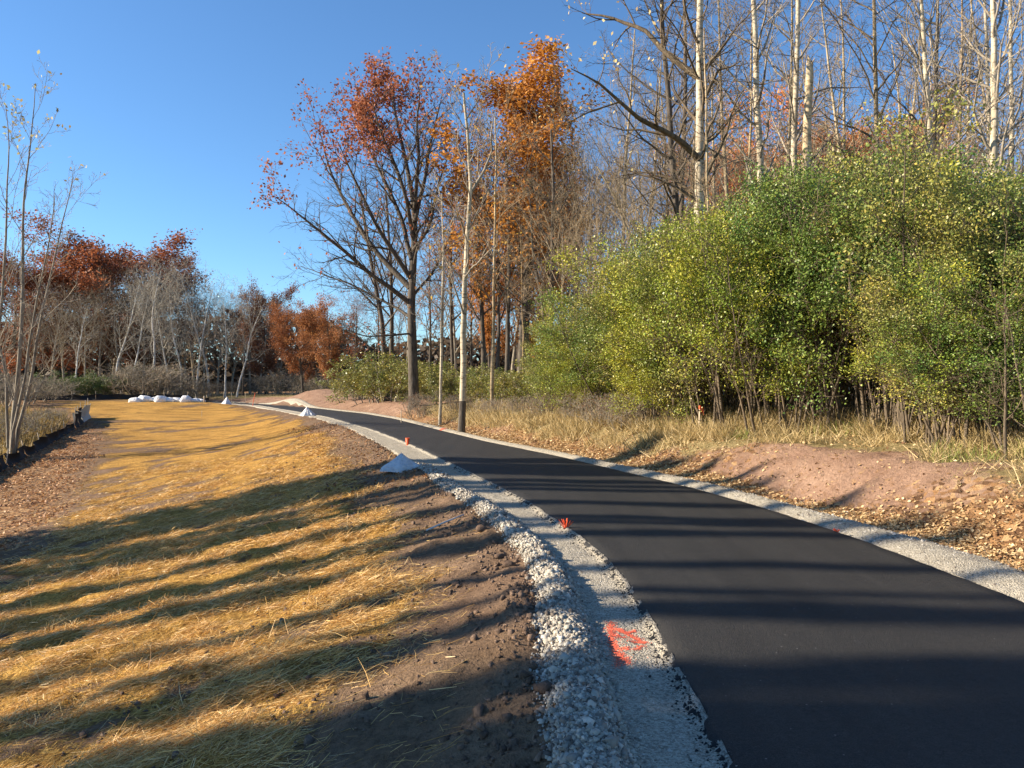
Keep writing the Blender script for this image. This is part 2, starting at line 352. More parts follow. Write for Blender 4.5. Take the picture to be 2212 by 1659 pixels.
# the ground keeps clear below the sheets of stone and asphalt lying on it
sl_ = SL(GX, GY); sr_ = SR(GX, GY)
under = ((sl_ < gl_out(GY) - .03) & (sr_ < gr_out(GY) - .03)) & (GY < 100)
gz = np.where(under, gz - .05, gz)
nx, ny = len(ax), len(ay)
idx = np.arange(nx * ny).reshape(ny, nx)
Fq = np.stack([idx[:-1, :-1], idx[:-1, 1:], idx[1:, 1:], idx[1:, :-1]], -1).reshape(-1, 4)
st, ll, gg, pk, _ = cover(GX, GY)
one = np.ones(nx * ny)
ground = mesh_obj('ground', np.stack([GX, GY, gz], -1).reshape(-1, 3), Fq, m_ground, smooth=True, attrs=[
    ('cover', 'POINT', 'FLOAT_COLOR', np.stack([st.ravel(), ll.ravel(), gg.ravel(), one], -1)),
    ('cover_more', 'POINT', 'FLOAT_COLOR', np.stack([pk.ravel(), 0 * one, 0 * one, one], -1))])
tag(ground, kind='structure')
print('ground', nx, ny, len(Fq))

def strip_sheet(name, rows, fn, mat, nt_):
    """rows of Y; fn(Y) -> (X array (nt), Z array)"""
    V = []
    for y in rows: X, Z, Yv = fn(y); V.append(np.stack([X, Yv, Z], -1))
    V = np.array(V); nr, nc = V.shape[:2]
    ii = np.arange(nr * nc).reshape(nr, nc)
    F = np.stack([ii[:-1, :-1], ii[:-1, 1:], ii[1:, 1:], ii[1:, :-1]], -1).reshape(-1, 4)
    return mesh_obj(name, V.reshape(-1, 3), F, mat, smooth=True)
rowsY = np.unique(np.concatenate([np.arange(-3, 2.5, .3), np.arange(2.5, 14, .03), 14 * 1.012 ** np.arange(0, 165)]))
rowsY = rowsY[rowsY < 99]
def asphalt(y):
    a, c = float(xl(y)), float(xr(y)); k = float(np.interp(y, _yy, _cl))
    ja = (.025 * float(fbm(y, 0, .22, 3, 3)) + .012 * float(fbm(y, 5, .05, 1, 4))); jc = .02 * float(fbm(y, 9, .2, 3, 6))
    t = np.concatenate([[-.06, -.035, 0.0], np.linspace(.05, .95, 16), [1.0]])
    X = a + ja + t * (c + jc - a - ja)
    X[0] = a + ja - .055 / k; X[1] = a + ja - .02 / k; X = np.append(X, [c + jc + .02 / k, c + jc + .05 / k])
    Z = -.023 * np.clip(X - a, -1, 99) * k + .004 * np.sin(X * 3 + y)
    Z[0] = -.085; Z[1] = -.02; Z[-2] -= .02; Z[-1] = -.19
    if len(Z): Z[2] -= .004
    return X, Z, np.full(len(X), y)
path = strip_sheet('asphalt_path', rowsY, asphalt, m_asphalt, 0); tag(path, kind='structure')
def gleft(y):
    k = float(np.interp(y, _yy, _cl)); o = float(gl_out(y)) + .07 * float(fbm(y, 2, .5, 3, 11)) + .03 * float(fbm(y, 2, .1, 2, 12))
    s = np.linspace(-.06, o, 26); X = float(xl(y)) - s / k; Z = H(X, np.full(26, y)) + .006
    Z[0] = -.1; Z[-1] -= .07; Z[-2] -= .015
    return X[::-1], Z[::-1], np.full(26, y)
def gright(y):
    k = float(np.interp(y, _yy, _cr)); o = float(gr_out(y)) + .08 * float(fbm(y, 7, .6, 3, 13)) + .03 * float(fbm(y, 2, .12, 2, 12))
    s = np.linspace(-.04, o, 24); X = float(xr(y)) + s / k; Z = H(X, np.full(24, y)) + .006
    Z[0] = -.2; Z[-1] -= .07; Z[-2] -= .015
    return X, Z, np.full(24, y)
tag(strip_sheet('gravel_shoulder', rowsY, gleft, m_gravel, 0), kind='structure')
tag(strip_sheet('gravel_shoulder', rowsY, gright, m_gravel, 0), kind='structure')

# ------------------------------------------------------------------ scattered small geometry
def rot_basis(n, rng, tilt=None):
    """random orthonormal frames (n,3,3); tilt limits how far the local z leaves world z"""
    if tilt is None:
        q = rng.normal(size=(n, 4)); q /= np.linalg.norm(q, axis=1, keepdims=True)
        w_, x, y, z = q.T
        return np.stack([np.stack([1 - 2 * (y * y + z * z), 2 * (x * y - z * w_), 2 * (x * z + y * w_)], -1),
                         np.stack([2 * (x * y + z * w_), 1 - 2 * (x * x + z * z), 2 * (y * z - x * w_)], -1),
                         np.stack([2 * (x * z - y * w_), 2 * (y * z + x * w_), 1 - 2 * (x * x + y * y)], -1)], 1)
    az = rng.uniform(0, 2 * np.pi, n)
    nz = np.stack([rng.normal(0, tilt, n), rng.normal(0, tilt, n), np.ones(n)], -1); nz /= np.linalg.norm(nz, axis=1, keepdims=True)
    u = np.stack([np.cos(az), np.sin(az), np.zeros(n)], -1); u -= nz * (u * nz).sum(1, keepdims=True); u /= np.linalg.norm(u, axis=1, keepdims=True)
    v_ = np.cross(nz, u); return np.stack([u, v_, nz], -1)
CUBE = np.array([[-1, -1, -1], [1, -1, -1], [1, 1, -1], [-1, 1, -1], [-1, -1, 1], [1, -1, 1], [1, 1, 1], [-1, 1, 1]], float) * .58
CUBEF = np.array([[4, 5, 6, 7], [0, 1, 5, 4], [1, 2, 6, 5], [2, 3, 7, 6], [3, 0, 4, 7]])
def chips(name, X, Y, Z, size, mat, rng, label=None):
    n_ = len(X); q = np.array([[-1, -.8, -.4], [.9, -.7, -.4], [1, .8, -.4], [-.8, .9, -.4], [.1, 0, .6]])
    v_ = (q[None] + rng.normal(0, .25, (n_, 5, 3))) * size[:, None, None]; a_ = rng.random(n_) * 6.28; c_, s_ = np.cos(a_)[:, None], np.sin(a_)[:, None]
    v_ = np.stack([v_[..., 0] * c_ - v_[..., 1] * s_, v_[..., 0] * s_ + v_[..., 1] * c_, v_[..., 2]], -1) + np.stack([X, Y, Z], -1)[:, None]
    F = (np.array([[0, 1, 4], [1, 2, 4], [2, 3, 4], [3, 0, 4]])[None] + (np.arange(n_) * 5)[:, None, None]).reshape(-1, 3)
    o = mesh_obj(name, v_.reshape(-1, 3), F, mat, attrs=[('rnd', 'FACE', 'FLOAT', np.repeat(rng.random(n_), 4))]); tag(o, label, kind='stuff'); return o
def stones(name, X, Y, Z, size, mat, rng, flat=.65, jit=.35, label=None):
    n_ = len(X)
    v_ = CUBE[None] + rng.normal(0, jit * .5, (n_, 8, 3)); v_ *= size[:, None, None] * np.stack([np.ones(n_), rng.uniform(.55, 1, n_), rng.uniform(flat * .7, flat * 1.3, n_)], -1)[:, None]
    B = rot_basis(n_, rng, .45); v_ = np.einsum('nij,nvj->nvi', B, v_) + np.stack([X, Y, Z], -1)[:, None]
    F = (CUBEF[None] + (np.arange(n_) * 8)[:, None, None]).reshape(-1, 4)
    o = mesh_obj(name, v_.reshape(-1, 3), F, mat, attrs=[('rnd', 'FACE', 'FLOAT', np.repeat(rng.random(n_), 5))])
    tag(o, label, kind='stuff'); return o
# crushed stone of the left ridge
n_ = 30000
Y = 2.6 + 14 * rng.random(n_) ** 1.5; f = rng.beta(2.6, 2.2, n_)
sA_ = gl_strip(Y) - .1; sB_ = gl_out(Y) + .06 + .05 * fbm(Y, Y * 0, .5, 2, 11); s = sA_ + f * (sB_ - sA_)
k = np.interp(Y, _yy, _cl); X = xl(Y) - s / k
size = np.interp(Y, [2, 5, 10, 16], [.0108, .0095, .0105, .013]) * rng.lognormal(0, .42, n_)
stones('crushed_stone', X, Y, H(X, Y) + size * .45, size, m_stone, rng, label='ridge of loose pale crushed stone along the left edge of the path')
# fines on both flat strips and on the right shoulder
n_ = 7000
Y = 2.6 + 15 * rng.random(n_) ** 1.5; side = rng.random(n_) < .5
s = np.where(side, rng.random(n_) * gl_strip(Y), rng.random(n_) ** .8 * (gr_out(Y) + .05))
X = np.where(side, xl(Y) - s / np.interp(Y, _yy, _cl), xr(Y) + s / np.interp(Y, _yy, _cr))
Y = np.where((~side) & (Y < 5), Y + 6, Y); X = np.where(side, X, xr(Y) + s / np.interp(Y, _yy, _cr))
size = rng.lognormal(0, .35, n_) * np.where(side, .0032, .0065) * np.interp(Y, [3, 12], [1, 1.5])
chips('loose_grit', X, Y, H(X, Y) + .006 + size * .3, size, m_stone, rng, label='small loose chips of pale stone lying on the compacted gravel strips')
# dark crumbs of asphalt fallen off the edge
n_ = 1800
Y = 2.8 + 13 * rng.random(n_) ** 1.4; s = rng.exponential(.03, n_) + .03; X = xl(Y) - s / np.interp(Y, _yy, _cl)
size = rng.lognormal(-.1, .45, n_) * .006
m_crumb = plain('asphalt crumb', (.02, .02, .02), .8)
chips('asphalt_crumbs', X, Y, H(X, Y) + .008 + size * .3, size, m_crumb, rng, label='black asphalt crumbs along the left edge of the path')
# soil clods
n_ = 9000
Y = 2.4 + 20 * rng.random(n_) ** 1.6; s = gl_out(Y) + .02 + np.where(rng.random(n_) < .45, rng.gamma(1.6, .12, n_), rng.random(n_) * 3.2)
X = xl(Y) - s / np.interp(Y, _yy, _cl); keep = fbm(X, Y, .8, 2, 55) + rng.random(n_) * .7 > .32
X, Y = X[keep], Y[keep]; size = np.minimum(rng.lognormal(0, .6, len(X)) * .0088 * np.interp(Y, [3, 12], [1, 1.4]), .036)
stones('soil_clods', X, Y, H(X, Y) + size * .3, size, m_clod, rng, .8, .4, label='crumbly brown soil clods scattered beside the stone ridge')

def quads(name, P, D, L, W_, mat, rng, label):
    n_ = len(P); sd_ = np.cross(D, rng.normal(size=(n_, 3)) * .6 + np.array([0, 0, 1.])); sd_ /= np.linalg.norm(sd_, axis=1, keepdims=True); sd_ *= (W_ * .5)[:, None]; t_ = P + D * L[:, None]
    o = mesh_obj(name, np.stack([P - sd_, P + sd_, t_ + sd_ * .7, t_ - sd_ * .7], 1).reshape(-1, 3), np.arange(n_ * 4).reshape(-1, 4), mat, attrs=[('rnd', 'FACE', 'FLOAT', rng.random(n_))]); tag(o, label, kind='stuff'); return o
def blades(name, P, D, L, W_, mat, rng, bend=.3, label=None, rnd=None, up=None, parent=None, link=True):
    """thin bent strips: root P, unit direction D, length L, width W"""
    n_ = len(P); side = np.cross(D, rng.normal(size=(n_, 3))); side /= np.linalg.norm(side, axis=1, keepdims=True)
    bdir = np.cross(D, side) * (rng.normal(0, bend, n_) * L)[:, None]
    p1 = P + D * (L * .5)[:, None] + bdir * .3; p2 = P + D * L[:, None] + bdir * (.0 if up is None else 1.0)
    if up is not None: p2[:, 2] -= np.abs(rng.normal(0, up, n_)) * L
    hs = side * (W_ * .5)[:, None]
    V = np.stack([P - hs, P + hs, p1 + hs, p1 - hs, p2 + hs * .5, p2 - hs * .5], 1)
    F = (np.array([[0, 1, 2, 3], [3, 2, 4, 5]])[None] + (np.arange(n_) * 6)[:, None, None]).reshape(-1, 4)
    r = rng.random(n_) if rnd is None else rnd
    o = mesh_obj(name, V.reshape(-1, 3), F, mat, attrs=[('rnd', 'FACE', 'FLOAT', np.repeat(r, 2))], parent=parent, link=link)
    if label: tag(o, label, kind='stuff')
    return o
# straw
n_ = 620000
Y = 2.0 + 26 * rng.random(n_) ** 1.75; X = -1.2 - rng.random(n_) * np.minimum(10 + .5 * Y, .68 * Y + 1.2) + .9
st, _, _, _, _ = cover(X, Y); cl_ = fbm(X, Y, .35, 2, 222) + .7 * fbm(X, Y, 1.1, 2, 223)
keep = rng.random(n_) < np.clip(st * (.5 + 1.1 * cl_), .015 * (SL(X, Y) > gl_out(Y)), 1); X, Y, cl_ = X[keep], Y[keep], cl_[keep]
n_ = len(X); print('straw', n_)
flow = .5 + .9 * fbm(X, Y, 1.5, 2, 230); az = flow + rng.normal(0, .75, n_) + np.pi * (rng.random(n_) < .5)
tilt = np.abs(rng.normal(0, .12, n_) * (1 + 2.2 * np.clip(cl_, 0, 1))) + (rng.random(n_) < .06) * rng.random(n_) * .8
D = np.stack([np.cos(az) * np.cos(tilt), np.sin(az) * np.cos(tilt), np.sin(tilt)], -1)
L = np.minimum(rng.lognormal(0, .45, n_) * .085, .26); Wd = rng.uniform(.0022, .0042, n_) * np.interp(Y, [3, 8, 20], [.8, 1.2, 2.4])
Zt = H(X, Y) + .004 + np.abs(rng.normal(0, 1, n_)) * (.006 + .05 * np.clip(cl_ - .1, 0, 1))
P = np.stack([X, Y, Zt], -1) - D * (L * .5)[:, None]
P[:, 2] = np.maximum(P[:, 2], H(P[:, 0], P[:, 1]) + .002)
# tufts and forkfuls that did not spread
nc = 85; cY = 3.2 + 15 * rng.random(nc) ** 1.3; cX = -1.4 - rng.random(nc) * np.minimum(9, .6 * cY); nt2 = 190
tX = (cX[:, None] + rng.normal(0, .17, (nc, nt2))).ravel(); tY = (cY[:, None] + rng.normal(0, .13, (nc, nt2))).ravel(); tc = np.repeat(rng.uniform(.03, .1, nc), nt2)
rr_ = np.hypot(tX - np.repeat(cX, nt2), tY - np.repeat(cY, nt2)); ok = SL(tX, tY) > gl_out(tY) + .8; m_ = len(tX)
ta = rng.random(m_) * 6.28; tt = rng.normal(0, .5, m_); tD = np.stack([np.cos(ta) * np.cos(tt), np.sin(ta) * np.cos(tt), np.sin(tt)], -1); tL = np.minimum(rng.lognormal(0, .4, m_) * .095, .17)
tP = np.stack([tX, tY, H(tX, tY) + .01 + tc * np.exp(-(rr_ / .2) ** 2) * rng.random(m_)], -1) - tD * (tL * .5)[:, None]; tP[:, 2] = np.maximum(tP[:, 2], H(tP[:, 0], tP[:, 1]) + .002)
P = np.concatenate([P, tP[ok]]); D = np.concatenate([D, tD[ok]]); L = np.concatenate([L, tL[ok]]); Wd = np.concatenate([Wd, (rng.uniform(.0025, .0045, m_) * np.interp(tY, [3, 8, 20], [.8, 1.2, 2.0]))[ok]])
X = P[:, 0]; Y = P[:, 1]; n_ = len(P)
# follow the slope
gx = (H(X + .1, Y, False) - H(X - .1, Y, False)) / .2; D[:, 2] += D[:, 0] * gx; D /= np.linalg.norm(D, axis=1, keepdims=True)
k_ = rng.random(n_) < .3
blades('straw_mulch', P[k_], D[k_], L[k_] * 1.2, Wd[k_], m_straw, rng, .25, label='bent golden straw stalks lying on top of the mulch left of the path')
quads('straw_mulch', P[~k_], D[~k_], L[~k_], Wd[~k_], m_straw, rng, 'golden straw mulch strewn over the seeded slope left of the path')

def litter(name, X, Y, size, rng, label, color, tilt=.55, lift=.014):
    n_ = len(X); B = rot_basis(n_, rng, tilt)
    q = np.array([[-1, 0, 0], [-.1, .55, .22], [1.0, .05, .05], [-.05, -.55, .2]])
    v_ = q[None] * size[:, None, None]; v_[:, 1, 2] *= rng.uniform(-.5, 1.6, n_); v_[:, 3, 2] *= rng.uniform(-.5, 1.6, n_)
    v_ = np.einsum('nij,nvj->nvi', B, v_) + np.stack([X, Y, H(X, Y) + lift + size * .3 * rng.random(n_)], -1)[:, None]
    F = (np.array([[0, 1, 2], [0, 2, 3]])[None] + (np.arange(n_) * 4)[:, None, None]).reshape(-1, 3)
    o = mesh_obj(name, v_.reshape(-1, 3), F, m_litter, attrs=[('rnd', 'FACE', 'FLOAT', np.repeat(rng.random(n_), 2))])
    o.color = (*color, 1); tag(o, label, kind='stuff'); return o
n_ = 105000
Y = 5.5 + 30 * rng.random(n_) ** 1.5; s = gr_out(Y) - .05 + np.where(rng.random(n_) < .4, rng.gamma(2, .22, n_), rng.random(n_) * 6.5)
X = xr(Y) + s / np.interp(Y, _yy, _cr); _, ll, gg, _, bare = cover(X, Y)
cl_ = fbm(X, Y, .5, 3, 301)
keep = rng.random(n_) < np.clip(ll * 1.0 + cl_ * .6 - .1 - .5 * bare, .10, 1); X, Y = X[keep], Y[keep]
litter('fallen_leaves', X, Y, rng.uniform(.012, .028, len(X)) * np.interp(Y, [6, 20], [1, 1.6]), rng, 'tan fallen leaves in the ditch and on the bank right of the path', (1, 1, 1))
n_ = 42000
Y = 10 + 38 * rng.random(n_) ** 1.3; X = xs_left(Y) + 1.2 - rng.random(n_) * 6.5
_, ll, _, _, _ = cover(X, Y); keep = (rng.random(n_) < ll * (.55 + fbm(X, Y, .7, 2, 302))) & (np.interp(Y, FY, FX) < X - .1); X, Y = X[keep], Y[keep]
litter('fallen_leaves', X, Y, rng.uniform(.03, .05, len(X)) * np.interp(Y, [10, 30], [1, 1.3]), rng, 'brown fallen leaves between the straw and the black silt fence', (.8, .62, .55))
n_ = 2600
Y = 13 + 22 * rng.random(n_); s = gl_out(Y) + rng.random(n_) * 1.8; X = xl(Y) - s / np.interp(Y, _yy, _cl)
litter('fallen_leaves', X, Y, rng.uniform(.025, .045, n_), rng, 'brown fallen leaves on the bare soil beside the left gravel', (.6, .45, .38))

def grass(name, X, Y, h, rng, label, color, wd=.006, lean=.35, link=True):
    n_ = len(X); D = np.stack([rng.normal(0, lean, n_), rng.normal(0, lean, n_), np.ones(n_)], -1); D /= np.linalg.norm(D, axis=1, keepdims=True)
    P = np.stack([X, Y, H(X, Y) - .01], -1)
    sd_ = np.cross(D, rng.normal(size=(n_, 3))); sd_ /= np.linalg.norm(sd_, axis=1, keepdims=True); sd_ *= (wd * .5 * rng.uniform(.7, 1.5, n_) * np.interp(Y, [8, 30], [1, 2.6]))[:, None]
    tip = P + D * h[:, None]; VV = np.stack([P - sd_, P + sd_, tip + sd_ * .4, tip - sd_ * .4], 1).reshape(-1, 3)
    o = mesh_obj(name, VV, np.arange(n_ * 4).reshape(-1, 4), m_grass, attrs=[('rnd', 'FACE', 'FLOAT', rng.random(n_))]); tag(o, label, kind='stuff')
    o.color = (*color, 1); return o
n_ = 300000
Y = 5.0 + 32 * rng.random(n_) ** 1.5; s = gr_out(Y) + .6 + rng.random(n_) * 7; X = xr(Y) + s / np.interp(Y, _yy, _cr)
_, _, gg, _, bare = cover(X, Y); cl_ = fbm(X, Y, .45, 2, 311) + .5 * fbm(X, Y, 1.5, 2, 312)
keep = rng.random(n_) < np.clip(gg * (.42 + 1.0 * cl_), 0, 1) * (1 - bare); X, Y, cl_ = X[keep], Y[keep], cl_[keep]
print('grass', len(X))
grass('dry_grass', X, Y, rng.uniform(.1, .34, len(X)) * (1 + .9 * np.clip(cl_, 0, 1)), rng, 'pale dry grass along the top of the bank right of the path', (1.1, 1.08, 1.02), .0065, .85)
n_ = 26000
Y = 5 + 25 * rng.random(n_) ** 1.3; s = gr_out(Y) + 1.6 + rng.random(n_) * 6; X = xr(Y) + s / np.interp(Y, _yy, _cr)
keep = fbm(X, Y, .9, 2, 321) > .3; X, Y = X[keep], Y[keep]
grass('green_grass', X, Y, rng.uniform(.1, .28, len(X)), rng, 'green tufts among the dry grass of the bank', (.5, .75, .3))
n_ = 24000
Y = 22 + 40 * rng.random(n_) ** 1.1; X = np.interp(Y, FY + [58, 66], FX + [-38, -46]) - .3 - rng.random(n_) ** 1.3 * 20
cl_ = fbm(X, Y, 1.2, 3, 331); keep = cl_ + rng.random(n_) * .8 > .25; X, Y, cl_ = X[keep], Y[keep], cl_[keep]
grass('tall_weeds', X, Y, rng.uniform(.25, .75, len(X)) * (1 + .5 * cl_), rng, 'tall yellowing weeds behind the black silt fence', (.62, .55, .36), .014, .4)

# ------------------------------------------------------------------ tree builder
def norm(a): return a / np.maximum(np.linalg.norm(a, axis=-1, keepdims=True), 1e-9)
def grow(P, D, L, R0, R1, nseg, wob, trop, rg):
    n_ = len(P); pts = np.zeros((n_, nseg + 1, 3)); pts[:, 0] = P; D = norm(D); st_ = (L / nseg)[:, None]
    bias = rg.normal(0, wob * .5, (n_, 3))
    for i in range(nseg):
        D = norm(D + rg.normal(0, wob, (n_, 3)) + bias * .4 + np.array([0, 0, trop])); pts[:, i + 1] = pts[:, i] + D * st_
    t = np.linspace(0, 1, nseg + 1)[None]; rad = R0[:, None] * (1 - t) + R1[:, None] * t
    return pts, rad
def spawn(pts, rad, L, k, t0, t1, ang, angv, lf, rf, rg, shape=None, flat=0.):
    n_, m = pts.shape[:2]; m -= 1
    t = t0 + (t1 - t0) * (np.arange(k)[None] + rg.random((n_, k))) / k
    x = np.clip(t * m, 0, m - 1e-6); i = x.astype(int); fr = (x - i)[..., None]
    r_ = np.arange(n_)[:, None]; a, c = pts[r_, i], pts[r_, i + 1]
    P = a * (1 - fr) + c * fr; T = norm(c - a); rr = rad[r_, i] * (1 - fr[..., 0]) + rad[r_, i + 1] * fr[..., 0]
    U = norm(np.cross(T, np.array([.31, .17, .93]))); V_ = np.cross(T, U)
    az = np.arange(k)[None] * 2.4 + rg.random((n_, 1)) * 6.28 + rg.normal(0, .5, (n_, k))
    an = ang + rg.normal(0, angv, (n_, k))
    D = np.cos(an)[..., None] * T + np.sin(an)[..., None] * (np.cos(az)[..., None] * U + np.sin(az)[..., None] * V_)
    if flat: D[..., 2] *= (1 - flat)
    sh = 1.0 if shape is None else shape(t)
    Lc = L[:, None] * lf * sh * rg.uniform(.65, 1.2, (n_, k)); Rc = rr * rf * rg.uniform(.8, 1.1, (n_, k))
    return P.reshape(-1, 3), norm(D).reshape(-1, 3), Lc.ravel(), Rc.ravel()
def tubes(pts, rad, sides):
    n_, m = pts.shape[:2]; T = np.zeros_like(pts); T[:, 1:-1] = pts[:, 2:] - pts[:, :-2]; T[:, 0] = pts[:, 1] - pts[:, 0]; T[:, -1] = pts[:, -1] - pts[:, -2]
    T = norm(T); ref = norm(np.cross(T[:, m // 2], np.array([.3, .9, .2])))[:, None]
    U = norm(ref - T * (ref * T).sum(-1, keepdims=True)); W_ = np.cross(T, U)
    a = np.arange(sides) * 2 * np.pi / sides
    ring = pts[:, :, None] + rad[:, :, None, None] * (np.cos(a)[None, None, :, None] * U[:, :, None] + np.sin(a)[None, None, :, None] * W_[:, :, None])
    ii = np.arange(n_ * m * sides).reshape(n_, m, sides); nx_ = np.roll(ii, -1, 2)
    F = np.stack([ii[:, :-1], nx_[:, :-1], nx_[:, 1:], ii[:, 1:]], -1).reshape(-1, 4)
    return ring.reshape(-1, 3), F
def merge(lst):
    V, F, o = [], [], 0
    for v_, f in lst: V.append(v_); F.append(f + o); o += len(v_)
    return np.concatenate(V), np.concatenate(F)
def leaf_cloud(Pc, size, rg, droop=0.0):
    n_ = len(Pc); B = rot_basis(n_, rg)
    q = np.array([[-1, 0, 0], [0, .6, .15], [1, 0, 0], [0, -.6, .15]])
    v_ = np.einsum('nij,nvj->nvi', B, q[None] * size[:, None, None]) + Pc[:, None]
    F = (np.array([[0, 1, 2, 3]])[None] + (np.arange(n_) * 4)[:, None, None]).reshape(-1, 4)
    return v_.reshape(-1, 3), F
def leaves_on(pts, per, spread, rg, tmin=.2):
    n_, m = pts.shape[:2]; m -= 1
    t = tmin + (1 - tmin) * rg.random((n_, per)); x = np.clip(t * m, 0, m - 1e-6); i = x.astype(int); fr = (x - i)[..., None]; r_ = np.arange(n_)[:, None]
    P = pts[r_, i] * (1 - fr) + pts[r_, i + 1] * fr
    return (P + rg.normal(0, spread, P.shape)).reshape(-1, 3)
def pathpts(ctrl, nseg, rg=None, wob=0.0):
    c = np.array(ctrl, float); d = np.concatenate([[0], np.cumsum(np.linalg.norm(np.diff(c, axis=0), axis=1))]); t = np.linspace(0, d[-1], nseg + 1)
    p = np.stack([np.interp(t, d, c[:, i]) for i in range(3)], -1)
    if rg is not None: p[1:] += rg.normal(0, wob, (nseg, 3))
    for _ in range(1): p[1:-1] = (p[:-2] + 2 * p[1:-1] + p[2:]) / 4
    return p, d[-1]

def build_tree(seed, h, r, barkm, trunk=None, limbs=None, nl=16, l0=.35, l1=.98, lang=.9, llen=.35, lshape=None, ltrop=.06, wob=.1,
               k2=8, k3=6, k4=4, len2=.42, len3=.45, len4=.5, twig=.006, leaf=None, top=.15, twobark=None, trop2=.03, trwob=.02, ns=(10, 5, 3, 3), s1=8, s2=5, s3=3, s4=2, noleafbelow=0.0, flare=1.5, multi=None):
    """returns {'trunk': mesh, 'branches': mesh, 'foliage': mesh or None}, cached as unlinked meshes"""
    rg = np.random.default_rng(seed); out = {}
    if multi is not None: tp, tr = multi(rg); TL = np.linalg.norm(np.diff(tp, axis=1), axis=-1).sum(1)
    else:
        if trunk is None:
            tp, tr = grow(np.array([[0, 0, -.25]]), np.array([[rg.normal(0, .015), rg.normal(0, .015), 1.]]), np.array([h]), np.array([r]), np.array([r * top]), 22, trwob, .03, rg)
        else:
            p, ln = pathpts(trunk, 26, rg, .02); tp = p[None]; t = np.linspace(0, 1, 27); tr = (r * (1 - t) + r * top * t)[None]
        tr = tr * (1 + (flare - 1) * np.exp(-(tp[..., 2] + .25) / .35)); TL = np.array([h])
    V, F = tubes(tp, tr, ns[0]); out['trunk'] = (V, F)
    parts = []
    if limbs is not None:
        l1p, l1r, l1L = [], [], []
        for ctrl, ra in limbs:
            p, ln = pathpts(ctrl, 12, rg, .05); t = np.linspace(0, 1, 13); l1p.append(p); l1r.append(ra * (1 - t) ** .8 + .012); l1L.append(ln)
        l1p, l1r, l1L = np.array(l1p), np.array(l1r), np.array(l1L)
        if nl:
            P, D, L, Rr = spawn(tp, tr, TL, nl, l0, l1, lang, .15, llen, .45, rg, lshape)
            q, qr = grow(P, D, L, np.minimum(Rr, L * .02 + .01), np.full(len(L), .009), 12, wob, ltrop, rg)
            l1p = np.concatenate([l1p, q]); l1r = np.concatenate([l1r, qr]); l1L = np.concatenate([l1L, L])
    else:
        P, D, L, Rr = spawn(tp, tr, TL, nl, l0, l1, lang, .15, llen, .5, rg, lshape)
        l1p, l1r = grow(P, D, L, np.minimum(Rr, L * .022 + .01), np.full(len(L), .009), s1, wob, ltrop, rg); l1L = L
    parts.append(tubes(l1p, l1r, ns[1]))
    P, D, L, Rr = spawn(l1p, l1r, l1L, k2, .18, 1.0, .75, .2, len2, .62, rg, lambda t: 1.15 - .55 * t)
    p2, r2 = grow(P, D, L, Rr, np.full(len(L), twig * 1.3), s2, wob * 1.3, trop2, rg); parts.append(tubes(p2, r2, ns[2]))
    P, D, L3, Rr = spawn(p2, r2, L, k3, .15, 1.0, .7, .25, len3, .7, rg, lambda t: 1.1 - .4 * t)
    p3, r3 = grow(P, D, L3, np.maximum(Rr, twig), np.full(len(L3), twig * .8), s3, wob * 1.5, trop2, rg); parts.append(tubes(p3, r3, ns[3]))
    tips = p3
    if k4:
        P, D, L4, Rr = spawn(p3, r3, L3, k4, .2, 1.0, .65, .25, len4, .8, rg)
        p4, r4 = grow(P, D, np.maximum(L4, .12), np.full(len(L4), twig * .85), np.full(len(L4), twig * .5), s4, wob * 1.5, trop2, rg); parts.append(tubes(p4, r4, 3)); tips = p4
    out['branches'] = merge(parts)
    if leaf:
        lp = leaves_on(tips, leaf['per'], leaf.get('spread', .08), rg)
        if 'mask' in leaf: lp = lp[leaf['mask'](lp, rg)]
        if len(lp):
            sz = leaf['size'] * rg.uniform(.65, 1.3, len(lp)); v_, f = leaf_cloud(lp, sz, rg)
            cn = (np.sin(lp[:, 0] * 1.3 + seed) + np.sin(lp[:, 1] * 1.7 + 2) + np.sin(lp[:, 2] * 1.1 + 1)) / 6
            out['foliage'] = (v_, f, np.clip(rg.random(len(lp)) * .75 + .12 + cn * .35, 0, 1))
    meshes = {}
    for kx, d in out.items():
        mt = (leaf or {}).get('mat', m_leaf) if kx == 'foliage' else (barkm if kx == 'trunk' else (twobark or barkm))
        o = mesh_obj(kx, d[0], d[1], mt, smooth=(kx == 'trunk'), attrs=[('rnd', 'FACE', 'FLOAT', d[2])] if kx == 'foliage' else None, link=False)
        meshes[kx] = o.data; bpy.data.objects.remove(o)
    allz = np.concatenate([d[0][:, 2] for d in out.values()]); meshes['h'] = float(np.percentile(allz, 98.6 if 200 <= seed < 250 else 99.7))
    meshes['tris'] = sum(len(d[1]) * 2 for d in out.values())
    return meshes
def place(kind, var, X, Y, label, cat, sc=1.0, rz=0.0, lean=(0, 0), leafc=None, barkc=None, twigc=None, group=None, z=None):
    e = empty(kind, (X, Y, float(H(X, Y)) - .02 if z is None else z), rz, sc if isinstance(sc, tuple) else (sc, sc, sc)); e.rotation_euler = (R(lean[0]), R(lean[1]), rz)
    for kx in ('trunk', 'branches', 'foliage'):
        if kx in var:
            o = bpy.data.objects.new(kx, var[kx]); C.objects.link(o); o.parent = e
            if kx == 'foliage' and leafc: o.color = (*leafc, 1)
            if kx == 'trunk' and barkc: o.color = (*barkc, 1)
            if kx == 'branches' and (twigc or barkc): o.color = (*(twigc or barkc), 1)
    tag(e, label, cat, group); return e

dome = lambda t: .55 + .75 * np.sin(np.clip((t - .2) / .8, 0, 1) * np.pi * .9)
cone = lambda t: 1.15 - .95 * t
V = {}
